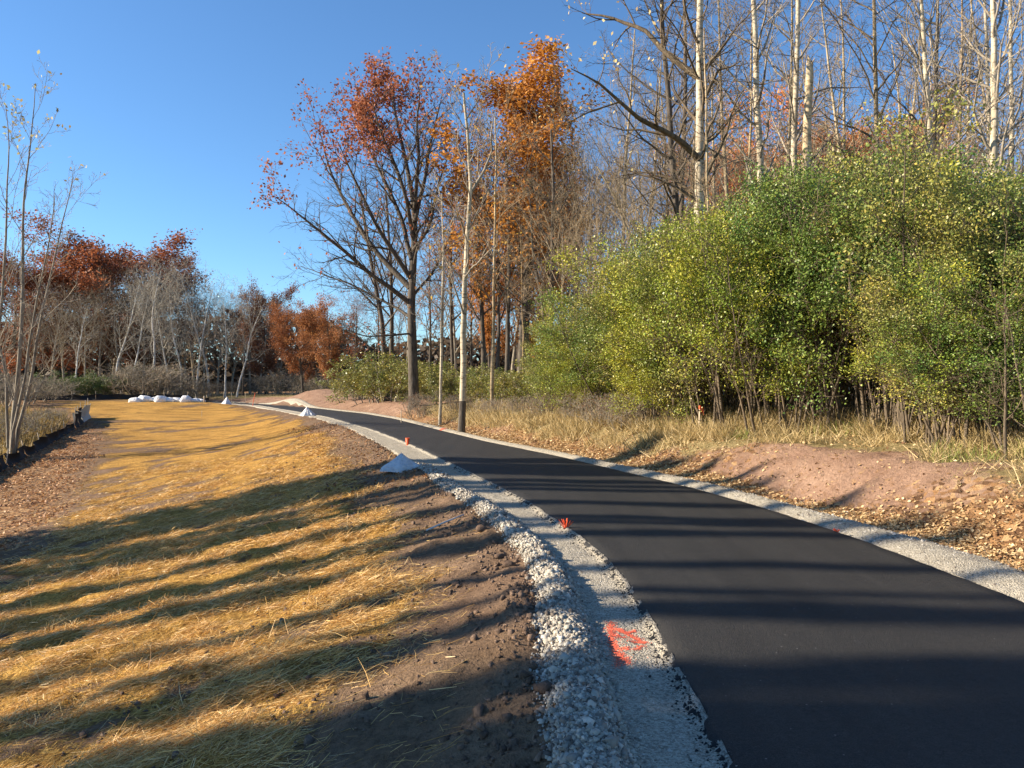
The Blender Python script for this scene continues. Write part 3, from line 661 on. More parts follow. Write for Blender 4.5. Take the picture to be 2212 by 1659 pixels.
# ---- kinds of trees
for i in range(2):
    V['aspen%d' % i] = build_tree(100 + i, 21, .17, b_pale, nl=24, l0=.35, l1=.97, lang=.85, llen=.2, lshape=lambda t: 1.3 - .9 * t, ltrop=.05, wob=.12, k2=6, k3=5, k4=2, twig=.006, top=.22, twobark=b_grey,
                                  leaf=dict(per=1, size=.04, spread=.05, mask=lambda p, g: g.random(len(p)) < .03))
for i in range(3):
    V['bare%d' % i] = build_tree(120 + i, 14, .2, b_grey, nl=17, l0=.28, l1=.97, lang=.72, llen=.42, lshape=dome, ltrop=.08, k2=8, k3=6, k4=3, s4=1, twig=.006, top=.12)
for i in range(2):
    V['mixed%d' % i] = build_tree(140 + i, 16, .19, b_oak, nl=18, l0=.3, l1=.98, lang=.75, llen=.33, lshape=dome, ltrop=.08, k2=7, k3=5, k4=3, s4=1, twig=.0075, top=.12,
                                  leaf=dict(per=2, size=.085, spread=.12, mask=lambda p, g: (np.sin(p[:, 0] * 1.1 + 1) + np.sin(p[:, 2] * .9) + np.sin(p[:, 1] * 1.2) + g.normal(0, .5, len(p))) > .55))
for i in range(2):
    V['oak%d' % i] = build_tree(160 + i, 14, .3, b_oak, nl=20, l0=.2, l1=.97, lang=.95, llen=.42, lshape=dome, ltrop=.05, k2=9, k3=6, k4=0, twig=.009, top=.12,
                                leaf=dict(per=30, size=.11, spread=.34, mask=lambda p, g: (np.sin(p[:, 0] * 1.6) + np.sin(p[:, 2] * 1.9) + np.sin(p[:, 1] * 1.4) + g.normal(0, .6, len(p))) > -1.3))
for i in range(2):
    V['birch%d' % i] = build_tree(180 + i, 13, .13, b_birch, nl=16, l0=.3, l1=.96, lang=.65, llen=.3, lshape=dome, ltrop=.05, wob=.14, k2=7, k3=5, k4=3, s4=1, twig=.007, top=.2, trwob=.045)
def shrub_stems(n_st, rad, h):
    def f(rg):
        a = rg.random(n_st) * 6.28; d = np.sqrt(rg.random(n_st)) * rad
        P = np.stack([np.cos(a) * d, np.sin(a) * d, np.full(n_st, -.15)], -1)
        D = np.stack([np.cos(a) * .22 + rg.normal(0, .1, n_st), np.sin(a) * .22 + rg.normal(0, .1, n_st), np.ones(n_st)], -1)
        return grow(P, D, h * rg.uniform(.75, 1.02, n_st), rg.uniform(.02, .04, n_st), np.full(n_st, .008), 10, .045, .04, rg)
    return f
for i in range(4):
    lo = (.6, 1.9) if i % 2 == 0 else (0.05, .5)
    V['thicket%d' % i] = build_tree(200 + i, 5, .04, b_grey, multi=shrub_stems(10, .9, 5.0), nl=10, l0=.16 if i % 2 else .3, l1=.99, lang=.8, llen=.34, lshape=lambda t: 1.15 - .5 * t, ltrop=.04, wob=.13, k2=6, k3=4, k4=0, s1=5, s2=3, s3=1, len2=.5, len3=.5, twig=.0035, ns=(6, 3, 3, 3),
                                    leaf=dict(per=19, size=.0265, spread=.1, mat=m_green, mask=lambda p, g, lo=lo: (p[:, 2] < 5.25) & (g.random(len(p)) < sm(p[:, 2], *lo)) & ((np.sin(p[:, 0] * 2.1) + np.sin(p[:, 2] * 2.6) + np.sin(p[:, 1] * 2.3) + g.normal(0, .7, len(p))) > -1.3)))
for i in range(2):
    V['lowshrub%d' % i] = build_tree(220 + i, 2.6, .02, b_grey, multi=shrub_stems(10, .7, 2.6), nl=8, l0=.1, l1=.99, lang=.75, llen=.4, lshape=lambda t: 1.1 - .4 * t, ltrop=.04, wob=.14, k2=5, k3=4, k4=0, s1=4, s2=2, s3=1, len2=.5, len3=.5, twig=.004, ns=(5, 3, 3, 3),
                                     leaf=dict(per=5, size=.045, spread=.08, mat=m_green))
V['brush0'] = build_tree(240, 2.4, .02, b_grey, multi=shrub_stems(13, .8, 2.4), nl=8, l0=.1, l1=.99, lang=.7, llen=.42, ltrop=.04, wob=.14, k2=5, k3=5, k4=0, s1=4, s2=2, s3=1, len2=.5, len3=.5, twig=.005, ns=(5, 3, 3, 3),
                         leaf=dict(per=1, size=.035, spread=.05, mat=m_leaf, mask=lambda p, g: g.random(len(p)) < .25))
for i in range(2):
    V['poplar%d' % i] = build_tree(260 + i, 13.6, .16, b_grey, nl=36, l0=.16, l1=.99, lang=.42, llen=.11, lshape=lambda t: 2.4 - 2.1 * t, ltrop=.1, k2=5, k3=3, k4=0, s1=4, s2=3, s3=2, twig=.008, top=.1,
                                   leaf=dict(per=14, size=.12, spread=.13))
print({k_: v_['tris'] for k_, v_ in V.items()}, sum(v_['tris'] for v_ in V.values()))

# ------------------------------------------------------------------ the big red oak with limbs reaching left over the path
def loc(base, xd, yd, Y):      # photograph position -> local coordinates of a tree standing at base
    return (PX(xd, Y) - base[0], Y - base[1], HZ(yd, Y) - base[2])
OY = 42.0; ob = (PX(895, OY), OY, float(H(PX(895, OY), OY)))
def pl(pts, base, Y0): return [loc(base, x, y, Y0 + d) for (x, y, d) in pts]
trunk = [(0, 0, -.3)] + pl([(893, 800, 0), (889, 700, 0), (888, 640, 0), (893, 560, .1), (896, 500, .2), (895, 450, .3), (884, 380, .5), (868, 310, .8), (852, 240, 1), (845, 185, 1.2)], ob, OY)
limbs = [
    (pl([(885, 655, 0), (840, 620, -.6), (790, 585, -1.2), (730, 530, -2), (690, 500, -2.4), (640, 460, -3), (588, 420, -3.4)], ob, OY), .13),
    (pl([(886, 622, 0), (850, 585, .5), (800, 530, 1), (765, 470, 1.4), (735, 420, 1.8), (705, 350, 2), (688, 275, 2.2)], ob, OY), .16),
    (pl([(886, 600, 0), (850, 545, -.5), (810, 480, -1), (770, 400, -1.4), (745, 345, -1.8), (722, 300, -2)], ob, OY), .13),
    (pl([(889, 560, 0), (866, 470, .7), (838, 400, 1.2), (805, 340, 1.6), (780, 290, 2), (768, 235, 2.2)], ob, OY), .13),
    (pl([(893, 520, 0), (880, 430, -.8), (850, 350, -1.3), (820, 280, -2), (802, 215, -2.4)], ob, OY), .11),
    (pl([(896, 480, 0), (912, 420, .8), (922, 340, 1.2), (940, 270, 1.6), (958, 195, 2)], ob, OY), .12),
    (pl([(896, 450, 0), (905, 360, -.8), (900, 270, -1.3), (908, 205, -1.8), (898, 165, -2)], ob, OY), .1),
    (pl([(893, 540, 0), (930, 490, -.6), (945, 400, -1.2), (975, 310, -1.4)], ob, OY), .09),
    (pl([(890, 690, 0), (860, 665, .6), (810, 640, 1.4), (750, 610, 2), (690, 590, 2.6), (650, 575, 3)], ob, OY), .07),
    (pl([(891, 720, 0), (850, 725, -.6), (800, 728, -1.2), (745, 715, -2)], ob, OY), .05),
    (pl([(892, 640, 0), (930, 600, .8), (960, 540, 1.4), (985, 470, 2)], ob, OY), .07),
]
def oak_mask(p, g):      # leaves have gone from the lower boughs and stay in clumps above the line of the crown
    xw = p[:, 0] + ob[0]; zw = p[:, 2] + ob[2]
    yw = p[:, 1] + ob[1]; xd = (xw / yw * 2009 + 1280) / 1.1573; yd = 829.5 - (zw - 1.6) / yw * 2009 / 1.1573
    line = np.interp(xd, [580, 640, 700, 760, 830, 900, 960], [470, 345, 335, 335, 330, 260, 200])
    cl = np.sin(p[:, 0] * 1.5) + np.sin(p[:, 1] * 1.4 + 1) + np.sin(p[:, 2] * 1.6)
    pr = .62 * sm(line - yd, -25, 25) * sm(cl + g.normal(0, .4, len(p)), -1.9, -.4) * np.interp(xd, [860, 940], [.6, .3]) + .012
    for cx, cy_, cr in ((600, 420, 28), (650, 350, 36), (700, 290, 34), (715, 330, 40), (770, 220, 36), (765, 270, 40), (800, 290, 40), (840, 165, 40), (900, 150, 34), (800, 330, 30), (860, 210, 36), (950, 180, 28)):
        pr = np.maximum(pr, (.62 if cx < 780 else .22) * np.exp(-(((xd - cx) ** 2 + (yd - cy_) ** 2) / cr ** 2) ** 2))
    return g.random(len(p)) < pr
v = build_tree(300, 17, .29, b_oak, trunk=trunk, limbs=limbs, nl=9, l0=.35, l1=.97, lang=.8, llen=.26, k2=14, k3=6, k4=4, s4=1, len2=.34, len3=.44, len4=.5, twig=.0065, wob=.1, flare=1.25,
               leaf=dict(per=10, size=.086, spread=.2, mask=oak_mask))
place('oak_tree', v, ob[0], ob[1], 'large spreading dark-trunked oak with bare lower boughs and red upper left crown', 'tree', leafc=(.36, .12, .055), z=ob[2])

# young many-stemmed tree at the left edge
cy = 32.0; cb = (PX(28, cy), cy, float(H(PX(28, cy), cy)))
stems = [[(24, 960, 0), (40, 800, 0), (52, 640, .2), (48, 480, .4), (64, 330, .6), (75, 190, .8)],
         [(30, 960, .3), (62, 850, .5), (85, 700, .8), (110, 590, 1.0), (140, 470, 1.2), (158, 380, 1.3)],
         [(22, 965, -.2), (44, 860, -.4), (62, 750, -.5), (86, 620, -.8), (106, 520, -1), (118, 420, -1.2)],
         [(-25, 965, 0), (-8, 800, .2), (6, 640, .3), (14, 460, .5), (20, 300, .6), (14, 230, .6)],
         [(18, 960, .4), (14, 820, 1), (-10, 700, 1.4), (-30, 560, 1.8), (-40, 420, 2)]]
def cluster(rg):
    P, Rr = [], []
    for s_, r0 in zip(stems, (.09, .062, .055, .075, .05)):
        p, _ = pathpts(pl(s_, cb, cy), 18, rg, .03); p[0, 2] = -.3; t = np.linspace(0, 1, 19); P.append(p); Rr.append(r0 * (1 - t) + .012)
    return np.array(P), np.array(Rr)
v = build_tree(310, 15, .1, b_grey, multi=cluster, nl=10, l0=.12, l1=.98, lang=.6, llen=.22, lshape=lambda t: 1.1 - .5 * t, ltrop=.1, k2=6, k3=4, k4=2, twig=.0055, wob=.08, ns=(8, 4, 3, 3),
               leaf=dict(per=2, size=.09, spread=.1, mask=lambda p, g: g.random(len(p)) < .16 * sm(p[:, 2], 10.5, 13.5)))
place('young_poplar_tree', v, cb[0], cb[1], 'slender young five-stemmed tree at the left edge, a few last leaves at its top', 'tree', leafc=(.5, .42, .2), barkc=(.85, .85, .85), twigc=(1.3, 1.3, 1.3), z=cb[2])

# ------------------------------------------------------------------ centre: oaks and birches beyond the bend
def at(xd, Y): return PX(xd, Y), Y
def top_scale(yt, Y, X, h): return (HZ(yt, Y) - float(H(X, Y))) / h
def P_(kind, key, xd, Y, ytop, label, cat='tree', hh=None, rz=None, lean=(0, 0), group=None, wide=1.0, **kw):
    X, Yv = at(xd, Y); h0 = V[key]['h']
    s_ = top_scale(ytop, Y, X, h0); rz = random.random() * 6.28 if rz is None else rz
    return place(kind, V[key], X, Yv, label, cat, (s_ * wide, s_ * wide, s_), rz, lean, group=group, **kw)
random.seed(4)
RED, DRED, ORG, GOLD, BRN = (.3, .1, .045), (.21, .085, .045), (.42, .17, .05), (.5, .25, .04), (.33, .16, .07)

# slim pale trunks in front of the oak wood
def pale(seed, pts, Y, r, nl, label, bark=b_pale, twigb=None, limbs=None, l0=.35, llen=.2, kind='birch_tree', leaf=None, lang=.8, **kw):
    b_ = (PX(pts[0][0], Y), Y, float(H(PX(pts[0][0], Y), Y)))
    ctrl = [(0, 0, -.3)] + pl([(x, y, 0) for x, y in pts[1:]], b_, Y); hh = ctrl[-1][2]
    lm = [(pl(a, b_, Y), ra) for a, ra in limbs] if limbs else None
    v_ = build_tree(seed, hh, r, bark, trunk=ctrl, limbs=lm, nl=nl, l0=l0, l1=.97, lang=lang, llen=llen, ltrop=.06, k2=6, k3=4, k4=3, s4=1, twig=.0055, twobark=twigb or b_grey, top=.3, leaf=leaf, flare=1.2, wob=.12)
    return place(kind, v_, b_[0], b_[1], label, 'tree', z=b_[2], **kw)
yel = dict(per=2, size=.07, spread=.1, mask=lambda p, g: g.random(len(p)) < .06)
birch_ = pale(400, [(997, 915), (1001, 800), (1003, 650), (1010, 500), (1016, 400), (1010, 300), (1000, 200)], 27.5, .13, 16, 'pale birch with a blackened foot standing alone right beside the path gravel', limbs=[([(1014, 420, 0), (1045, 370, .4), (1062, 300, .8), (1066, 240, 1)], .05), ([(1003, 600, 0), (1035, 560, -.5), (1075, 530, -1)], .03)], leaf=yel, leafc=(.5, .3, .08))
_tm = [c_ for c_ in birch_.children if c_.name.startswith('trunk')][0].data; _tm.materials.append(b_oak)
for p_ in _tm.polygons:
    if p_.center.z < 1.25 + .25 * math.sin(p_.center.x * 40) + .2 * math.sin(p_.index * 1.7): p_.material_index = 1
pale(401, [(951, 880), (953, 760), (956, 640), (958, 520), (955, 420)], 33, .075, 12, 'thin pale birch between the big oak and the black-footed birch', leaf=yel, leafc=(.45, .2, .07))
pale(402, [(1062, 885), (1066, 700), (1068, 520), (1072, 380), (1070, 250)], 33, .09, 16, 'slim tan-barked tree right of the black-footed birch', barkc=(.9, .8, .65), leaf=yel, leafc=(.45, .2, .07))
pale(403, [(1128, 870), (1130, 720), (1126, 560), (1120, 420)], 36, .06, 14, 'very thin young tree with fading leaves before the thicket', barkc=(.6, .5, .4), leaf=yel, leafc=(.5, .3, .07))
pale(404, [(1185, 870), (1189, 700), (1192, 560), (1196, 420), (1190, 280)], 34, .15, 22, 'dark twin-stemmed tree at the left end of the green thicket', bark=b_oak, twigb=b_oak, limbs=[([(1186, 800, 0), (1168, 650, .2), (1150, 520, .3), (1140, 400, .4)], .09)], l0=.25, llen=.26, kind='bare_tree', leaf=yel, leafc=(.4, .15, .05))
pale(405, [(1046, 830), (1043, 740), (1040, 640), (1034, 540), (1030, 420)], 44, .17, 20, 'dark leaning trunk behind the slim birches', bark=b_oak, twigb=b_oak, kind='bare_tree', llen=.28, leaf=yel, leafc=(.4, .16, .05))
pale(406, [(1094, 860), (1096, 740), (1100, 600), (1098, 450), (1094, 330)], 38, .14, 22, 'dark trunk right behind the slim tan-barked tree', bark=b_oak, twigb=b_oak, kind='bare_tree', llen=.28, leaf=yel, leafc=(.45, .17, .04))
pale(407, [(836, 800), (826, 700), (808, 600), (790, 500), (780, 420)], 52, .2, 18, 'dark leaning tree just left behind the big oak', bark=b_oak, twigb=b_oak, kind='bare_tree', llen=.3)
pale(408, [(842, 800), (846, 720), (846, 600), (838, 480), (830, 380)], 54, .18, 18, 'upright dark tree just left behind the big oak', bark=b_oak, twigb=b_oak, kind='bare_tree', llen=.3)

# orange crowned oak
oY = 40.0; gb = (PX(1128, oY), oY, float(H(PX(1128, oY), oY)))
def org_mask(p, g):
    xd = ((p[:, 0] + gb[0]) / oY * 2009 + 1280) / 1.1573; yd = 829.5 - (p[:, 2] + gb[2] - 1.6) / oY * 2009 / 1.1573
    cl = np.sin(p[:, 0] * 1.6 + 1) + np.sin(p[:, 1] * 1.3) + np.sin(p[:, 2] * 1.5 + 2)
    pr = np.interp(yd, [90, 430, 520, 700], [1, .85, .4, .12]) * sm(cl + g.normal(0, .4, len(p)), -2.1, -.5)
    return g.random(len(p)) < pr
v = build_tree(320, 16.0, .24, b_oak, nl=32, l0=.3, l1=.99, lang=.95, llen=.27, lshape=lambda t: 1.15 - .6 * t, ltrop=.05, k2=8, k3=5, k4=2, s4=1, len3=.42, twig=.007,
               leaf=dict(per=12, size=.085, spread=.2, mask=org_mask))
place('oak_tree', v, gb[0], gb[1], 'tall oak with the bright orange crown rising right of the red oak', 'tree', (1.4, 1.3, .98), leafc=(.52, .22, .04), z=gb[2])
P_('oak_tree', 'mixed0', 1075, 42, 190, 'oak half hidden left of the orange crown with rusty leaves lower down', leafc=(.48, .2, .04), wide=.75)
P_('oak_tree', 'oak1', 1062, 46, 350, 'orange oak filling in low left of the bright orange crown', leafc=(.46, .19, .05), wide=.55)
P_('oak_tree', 'oak0', 1172, 47, 300, 'golden brown oak standing low right behind the bright orange crown', leafc=(.46, .22, .06), wide=.5)
P_('oak_tree', 'mixed1', 980, 50, 170, 'thin oak behind the red oak whose last brown leaves edge the sky', leafc=(.3, .1, .05), wide=.7)

bgrp = 'bare and rusty-leaved trees in the wood behind the big oak'
cl_lab = ['bare brown tree in the wood behind the slim birches', 'rusty-leaved tree in the wood behind the slim birches']
mid_labels = ['rusty-leaved tree seen through the lower left boughs of the big oak', 'bare tree directly behind the trunk of the big oak', 'rusty tree just right of the big oak trunk', 'bare tree behind the thin pale birch', 'sparse rusty tree right behind the black-footed birch', 'brown-leaved tree between the black-footed birch and the slim tan-barked tree', 'bare tree below the left edge of the bright orange crown', 'brown-leaved tree below the middle of the bright orange crown', 'bare tree below the right edge of the bright orange crown', 'sparse rusty oak far off between the big oak and the thin pale birch', 'sparse orange oak far off behind the slim tan-barked tree', 'low orange tree far off under the bright orange crown', 'brown-leaved tree above the left end of the green thicket', 'bare tree right of the bright orange crown', 'brown-leaved tree left of the slim leaning pale tree', 'low brown oak far off above the left end of the thicket', 'orange tree low in the gap left of the dark leaning trunk', 'low orange oak far off behind the two dark trunks left of the big oak']
for i, (xd, Y, yt, key, lc) in enumerate([(820, 66, 520, 'mixed0', BRN), (880, 62, 440, 'bare0', None), (930, 60, 400, 'mixed1', ORG), (985, 58, 400, 'bare1', None), (1020, 62, 380, 'mixed0', ORG),
        (1060, 56, 360, 'mixed1', BRN), (1105, 55, 330, 'bare2', None), (1150, 54, 320, 'mixed0', BRN), (1190, 52, 300, 'bare0', None), (960, 74, 520, 'mixed1', BRN), (1045, 72, 500, 'mixed0', ORG),
        (1120, 70, 450, 'mixed1', ORG), (1210, 60, 330, 'mixed1', BRN), (1250, 52, 300, 'bare1', None), (1300, 50, 260, 'mixed0', BRN), (1240, 72, 420, 'mixed0', BRN), (770, 74, 600, 'mixed1', ORG), (860, 78, 600, 'mixed0', ORG)]):
    P_('oak_tree' if lc else 'bare_tree', key, xd, Y, yt, mid_labels[i], group='rusty-leaved trees behind the slim birches' if lc else 'bare trees behind the slim birches', leafc=lc, wide=.85)

# ------------------------------------------------------------------ far wood on the left and the rusty oaks at the bend
P_('oak_tree', 'oak0', 205, 92, 478, 'broad dark red oak whose dome tops the far left wood', leafc=RED, wide=1.35)
P_('oak_tree', 'oak1', 120, 94, 545, 'dark red oak left of the tall red dome in the far left wood', leafc=RED, wide=1.25)
P_('oak_tree', 'oak0', 20, 90, 520, 'red oak at the left edge of the picture behind the young stems', leafc=RED, wide=1.25)
P_('oak_tree', 'oak1', 290, 96, 530, 'dark red oak on the right flank of the tall red dome', leafc=DRED, wide=1.1)
P_('oak_tree', 'mixed1', 385, 98, 575, 'small dark maroon oak among the pale birches', leafc=DRED, wide=.8)
P_('oak_tree', 'oak1', 575, 88, 618, 'dark maroon oak at the right end of the far left wood', leafc=DRED, wide=.85)
P_('oak_tree', 'mixed0', 525, 84, 585, 'pale tree with thin tan crown near the right end of the far left wood', leafc=BRN, wide=.85, twigc=(1.9, 1.8, 1.7))
P_('oak_tree', 'oak0', 655, 78, 640, 'rust orange oak just right of the sky gap at the bend', leafc=(.36, .14, .055), wide=.95)
P_('oak_tree', 'oak1', 722, 74, 655, 'rust orange oak overlapping the olive shrub at the bend', leafc=(.37, .155, .06), wide=.95)
P_('oak_tree', 'mixed1', 770, 70, 630, 'half bare rusty oak between the bend and the big oak', leafc=(.36, .12, .05), wide=.9)
bir = [(248, 80, 560, 'birch0', 'forked white birch left of the middle of the far left wood'), (286, 80, 590, 'birch1', 'crooked white birch directly behind the white bags, left of its pair'), (328, 78, 545, 'birch0', 'tallest white birch of the far left wood with a wide ghostly crown'),
       (365, 82, 590, 'birch1', 'white birch right of the tallest birch'), (392, 82, 600, 'birch0', 'slender white birch left of the dark gap in the far left wood'), (425, 84, 560, 'birch1', 'pale wispy tree against the sky in the middle of the far left wood'),
       (452, 88, 555, 'birch0', 'pale wispy tree right of the middle of the far left wood'), (486, 82, 600, 'birch1', 'leaning white birch beside the small maroon oak'), (512, 80, 620, 'birch0', 'white birch leaning right under the tan-leaved crown'), (160, 78, 620, 'birch1', 'low grey-white tree left of the forked birch')]
for xd, Y, yt, key, lab in bir: P_('birch_tree', key, xd, Y, yt, lab, hh=13.4, lean=(0, random.uniform(-4, 5)), twigc=(.68, .64, .57), wide=1.0)
far_labels = ['showing between the young stems at the left edge', 'above the green shrub at the left foot of the wood', 'left of the low grey-white tree', 'between the low grey-white tree and the forked birch', 'just left of the forked white birch', 'between the forked birch and the crooked birch', 'between the crooked birch and the tallest birch', 'just right of the tallest white birch', 'just right of the small maroon oak', 'behind the wispy pale trees in the middle of the wood', 'right of the wispy pale trees', 'left of the white birch under the tan-leaved crown', 'between the tan-leaved crown and the dark maroon oak', 'behind the dark maroon oak at the right end', 'at the far left behind the red oak', 'behind the right side of the tall red dome', 'deep in the wood behind the slender white birch', 'in the sky gap right of the far left wood']
for i, (xd, Y, yt, key) in enumerate([(60, 84, 640, 'bare0'), (110, 82, 610, 'bare1'), (140, 86, 600, 'bare2'), (185, 84, 590, 'bare0'), (215, 86, 580, 'bare1'), (265, 86, 570, 'bare2'), (310, 88, 580, 'bare0'),
        (345, 90, 590, 'bare1'), (400, 92, 600, 'bare2'), (440, 94, 600, 'bare0'), (470, 90, 610, 'bare1'), (500, 92, 620, 'bare2'), (540, 94, 640, 'bare0'), (560, 98, 650, 'bare1'), (30, 96, 600, 'bare2'), (240, 98, 560, 'bare1'), (420, 104, 590, 'bare1'), (600, 100, 700, 'bare2')]):
    P_('bare_tree', key, xd, Y, yt, 'bare grey-brown tree ' + far_labels[i], group='bare trees of the far left wood', twigc=(1.05, 1.0, .9), wide=1.1)
# ------------------------------------------------------------------ right: tall trees behind the thicket
big_l = [([(1515, 350, 0), (1460, 290, -.5), (1400, 270, -1), (1350, 230, -1.5), (1300, 190, -2), (1240, 150, -2.5)], .1), ([(1512, 170, 0), (1440, 120, .5), (1390, 60, 1), (1320, 40, 1.6), (1250, 20, 2)], .1),
         ([(1514, 220, 0), (1550, 160, -.5), (1600, 130, -1)], .05), ([(1510, 420, 0), (1440, 380, .6), (1370, 372, 1)], .05)]
sc_leaf = dict(per=3, size=.06, spread=.12, mask=lambda p, g: g.random(len(p)) < .3 * sm(-p[:, 0], .5, 3) * sm(p[:, 2], 6, 9))
pale(500, [(1512, 830), (1511, 600), (1510, 400), (1512, 200), (1514, 0), (1520, -260)], 24, .2, 22, 'tall tree with thick pale trunk and two long dark boughs reaching left over the thicket', twigc=(.42, .37, .31), limbs=big_l, leaf=sc_leaf, leafc=(.8, .6, .3), llen=.18, kind='poplar_tree')
pale(501, [(1532, 830), (1531, 600), (1528, 400), (1526, 220), (1520, 60)], 23, .06, 12, 'thin tan stem close against the right side of the thick pale trunk', kind='poplar_tree', barkc=(.8, .72, .6))
pale(502, [(1465, 830), (1463, 600), (1458, 420), (1446, 250), (1432, 80), (1425, -120)], 26, .16, 24, 'dark trunk just left of the thick pale trunk, rising behind the thicket', bark=b_oak, twigb=b_oak, kind='bare_tree', llen=.2)
pale(503, [(1470, 830), (1472, 600), (1474, 400), (1480, 200), (1478, -100)], 29, .14, 24, 'second dark trunk close behind the first, left of the thick pale trunk', bark=b_oak, twigb=b_oak, kind='bare_tree', llen=.2, barkc=(1.2, 1.15, 1.1))
pale(504, [(1640, 830), (1645, 460), (1640, 300), (1632, 150), (1628, 0), (1618, -260)], 25, .16, 20, 'smooth pale trunk right of the thick one, leaning slightly left', kind='poplar_tree', llen=.17)
pale(505, [(1620, 830), (1619, 400), (1622, 200), (1624, 0)], 30, .08, 16, 'thin darker stem beside the smooth leaning pale trunk', kind='poplar_tree', barkc=(.75, .68, .55))
pale(506, [(1714, 830), (1712, 450), (1718, 250), (1722, 80), (1728, -200)], 27, .16, 22, 'pale trunk immediately left of the broken snag', kind='poplar_tree', llen=.17)
pale(507, [(1700, 830), (1703, 400), (1710, 150), (1712, -100)], 33, .1, 18, 'darker trunk seen behind the pale one beside the broken snag', kind='poplar_tree', barkc=(.6, .55, .45))  # bark tint darker than the pale trunk in front
pale(508, [(1898, 830), (1895, 380), (1892, 200), (1888, 0), (1884, -200)], 26, .12, 24, 'slim grey-tan trunk standing alone in the sky gap right of the snag', kind='poplar_tree', barkc=(.55, .5, .42), llen=.22)
pale(509, [(2012, 830), (2008, 300), (2000, 150), (1988, 0), (1975, -200)], 24, .13, 24, 'pale leaning trunk above the highest point of the thicket', kind='poplar_tree', llen=.24, lang=.6)
pale(510, [(2020, 830), (2019, 350), (2022, 150), (2028, -100)], 28, .13, 24, 'dark trunk crossing behind the pale leaning trunk', bark=b_oak, twigb=b_oak, kind='bare_tree', llen=.24)
pale(511, [(2070, 830), (2072, 330), (2078, 100), (2082, -100)], 30, .09, 18, 'thin stem between the pale leaning trunk and the pair at the right edge', kind='poplar_tree', barkc=(.7, .6, .5))
pale(512, [(2146, 830), (2148, 400), (2148, 200), (2146, 0), (2142, -200)], 22, .155, 22, 'tallest pale trunk of the pair near the right edge', kind='poplar_tree', llen=.17)
pale(513, [(2134, 830), (2136, 300), (2130, 100), (2126, -150)], 25, .1, 18, 'pale trunk joined close to the left of the pair near the right edge', kind='poplar_tree', llen=.17)
pale(514, [(2184, 830), (2185, 300), (2182, 100), (2180, -150)], 23, .11, 20, 'pale trunk nearest the right edge of the picture', kind='poplar_tree', llen=.17)
pale(515, [(1380, 800), (1384, 640), (1362, 520), (1330, 430), (1290, 360)], 27, .07, 16, 'slim pale tree leaning left over the left part of the thicket', kind='birch_tree', llen=.32, barkc=(.9, .85, .75))
for xd, Y, yt, key, lab in [(1225, 33, 330, 'bare2', 'grey-tan twiggy tree above the left end of the thicket'), (1275, 30, 380, 'bare1', 'small grey-tan twiggy tree left of the slim leaning pale tree'), (1330, 29, 340, 'bare0', 'twiggy tan tree close behind the slim leaning pale tree'),
                             (1400, 31, 300, 'bare2', 'twiggy tan tree between the leaning pale tree and the two dark trunks'), (1440, 28, 400, 'bare1', 'low twiggy tree in front of the two dark trunks'), (1575, 27, 420, 'bare0', 'low twiggy tree between the thick pale trunk and the smooth leaning one')]:
    P_('bare_tree', key, xd, Y, yt, lab, twigc=(1.35, 1.22, 1.0), wide=.95)
# broken snag
sY = 25.5; sb = (PX(1742, sY), sY, float(H(PX(1742, sY), sY)))
e = empty('dead_tree', sb); ctrl = [(0, 0, -.3)] + pl([(1742, 500, 0), (1742, 350, 0), (1746, 220, 0), (1750, 150, 0)], sb, sY)
p, _ = pathpts(ctrl, 22, np.random.default_rng(5), .012); t = np.linspace(0, 1, 23); vv, ff = tubes(p[None], (.17 * (1 - t) + .115 * t)[None], 12)
vv[-12:, 2] += np.array([.1, .3, .45, .2, -.1, .05, -.2, .15, .35, -.05, .1, .0]); cap = np.arange(len(vv) - 12, len(vv))[None]
o = mesh_obj('trunk', vv, [ff, cap], b_pale, e, smooth=True); o.color = (1.1, 1.0, .85, 1)
vv2, ff2 = tubes(np.array([[p[-1] + (0, 0, -.1), p[-1] + (.09, 0, .25), p[-1] + (.16, 0, .38)]]), np.array([[.05, .03, .008]]), 5)
mesh_obj('splinter', vv2, ff2, m_scar, e)
tag(e, 'broken dead snag with a jagged splintered top, without branches', 'dead tree')
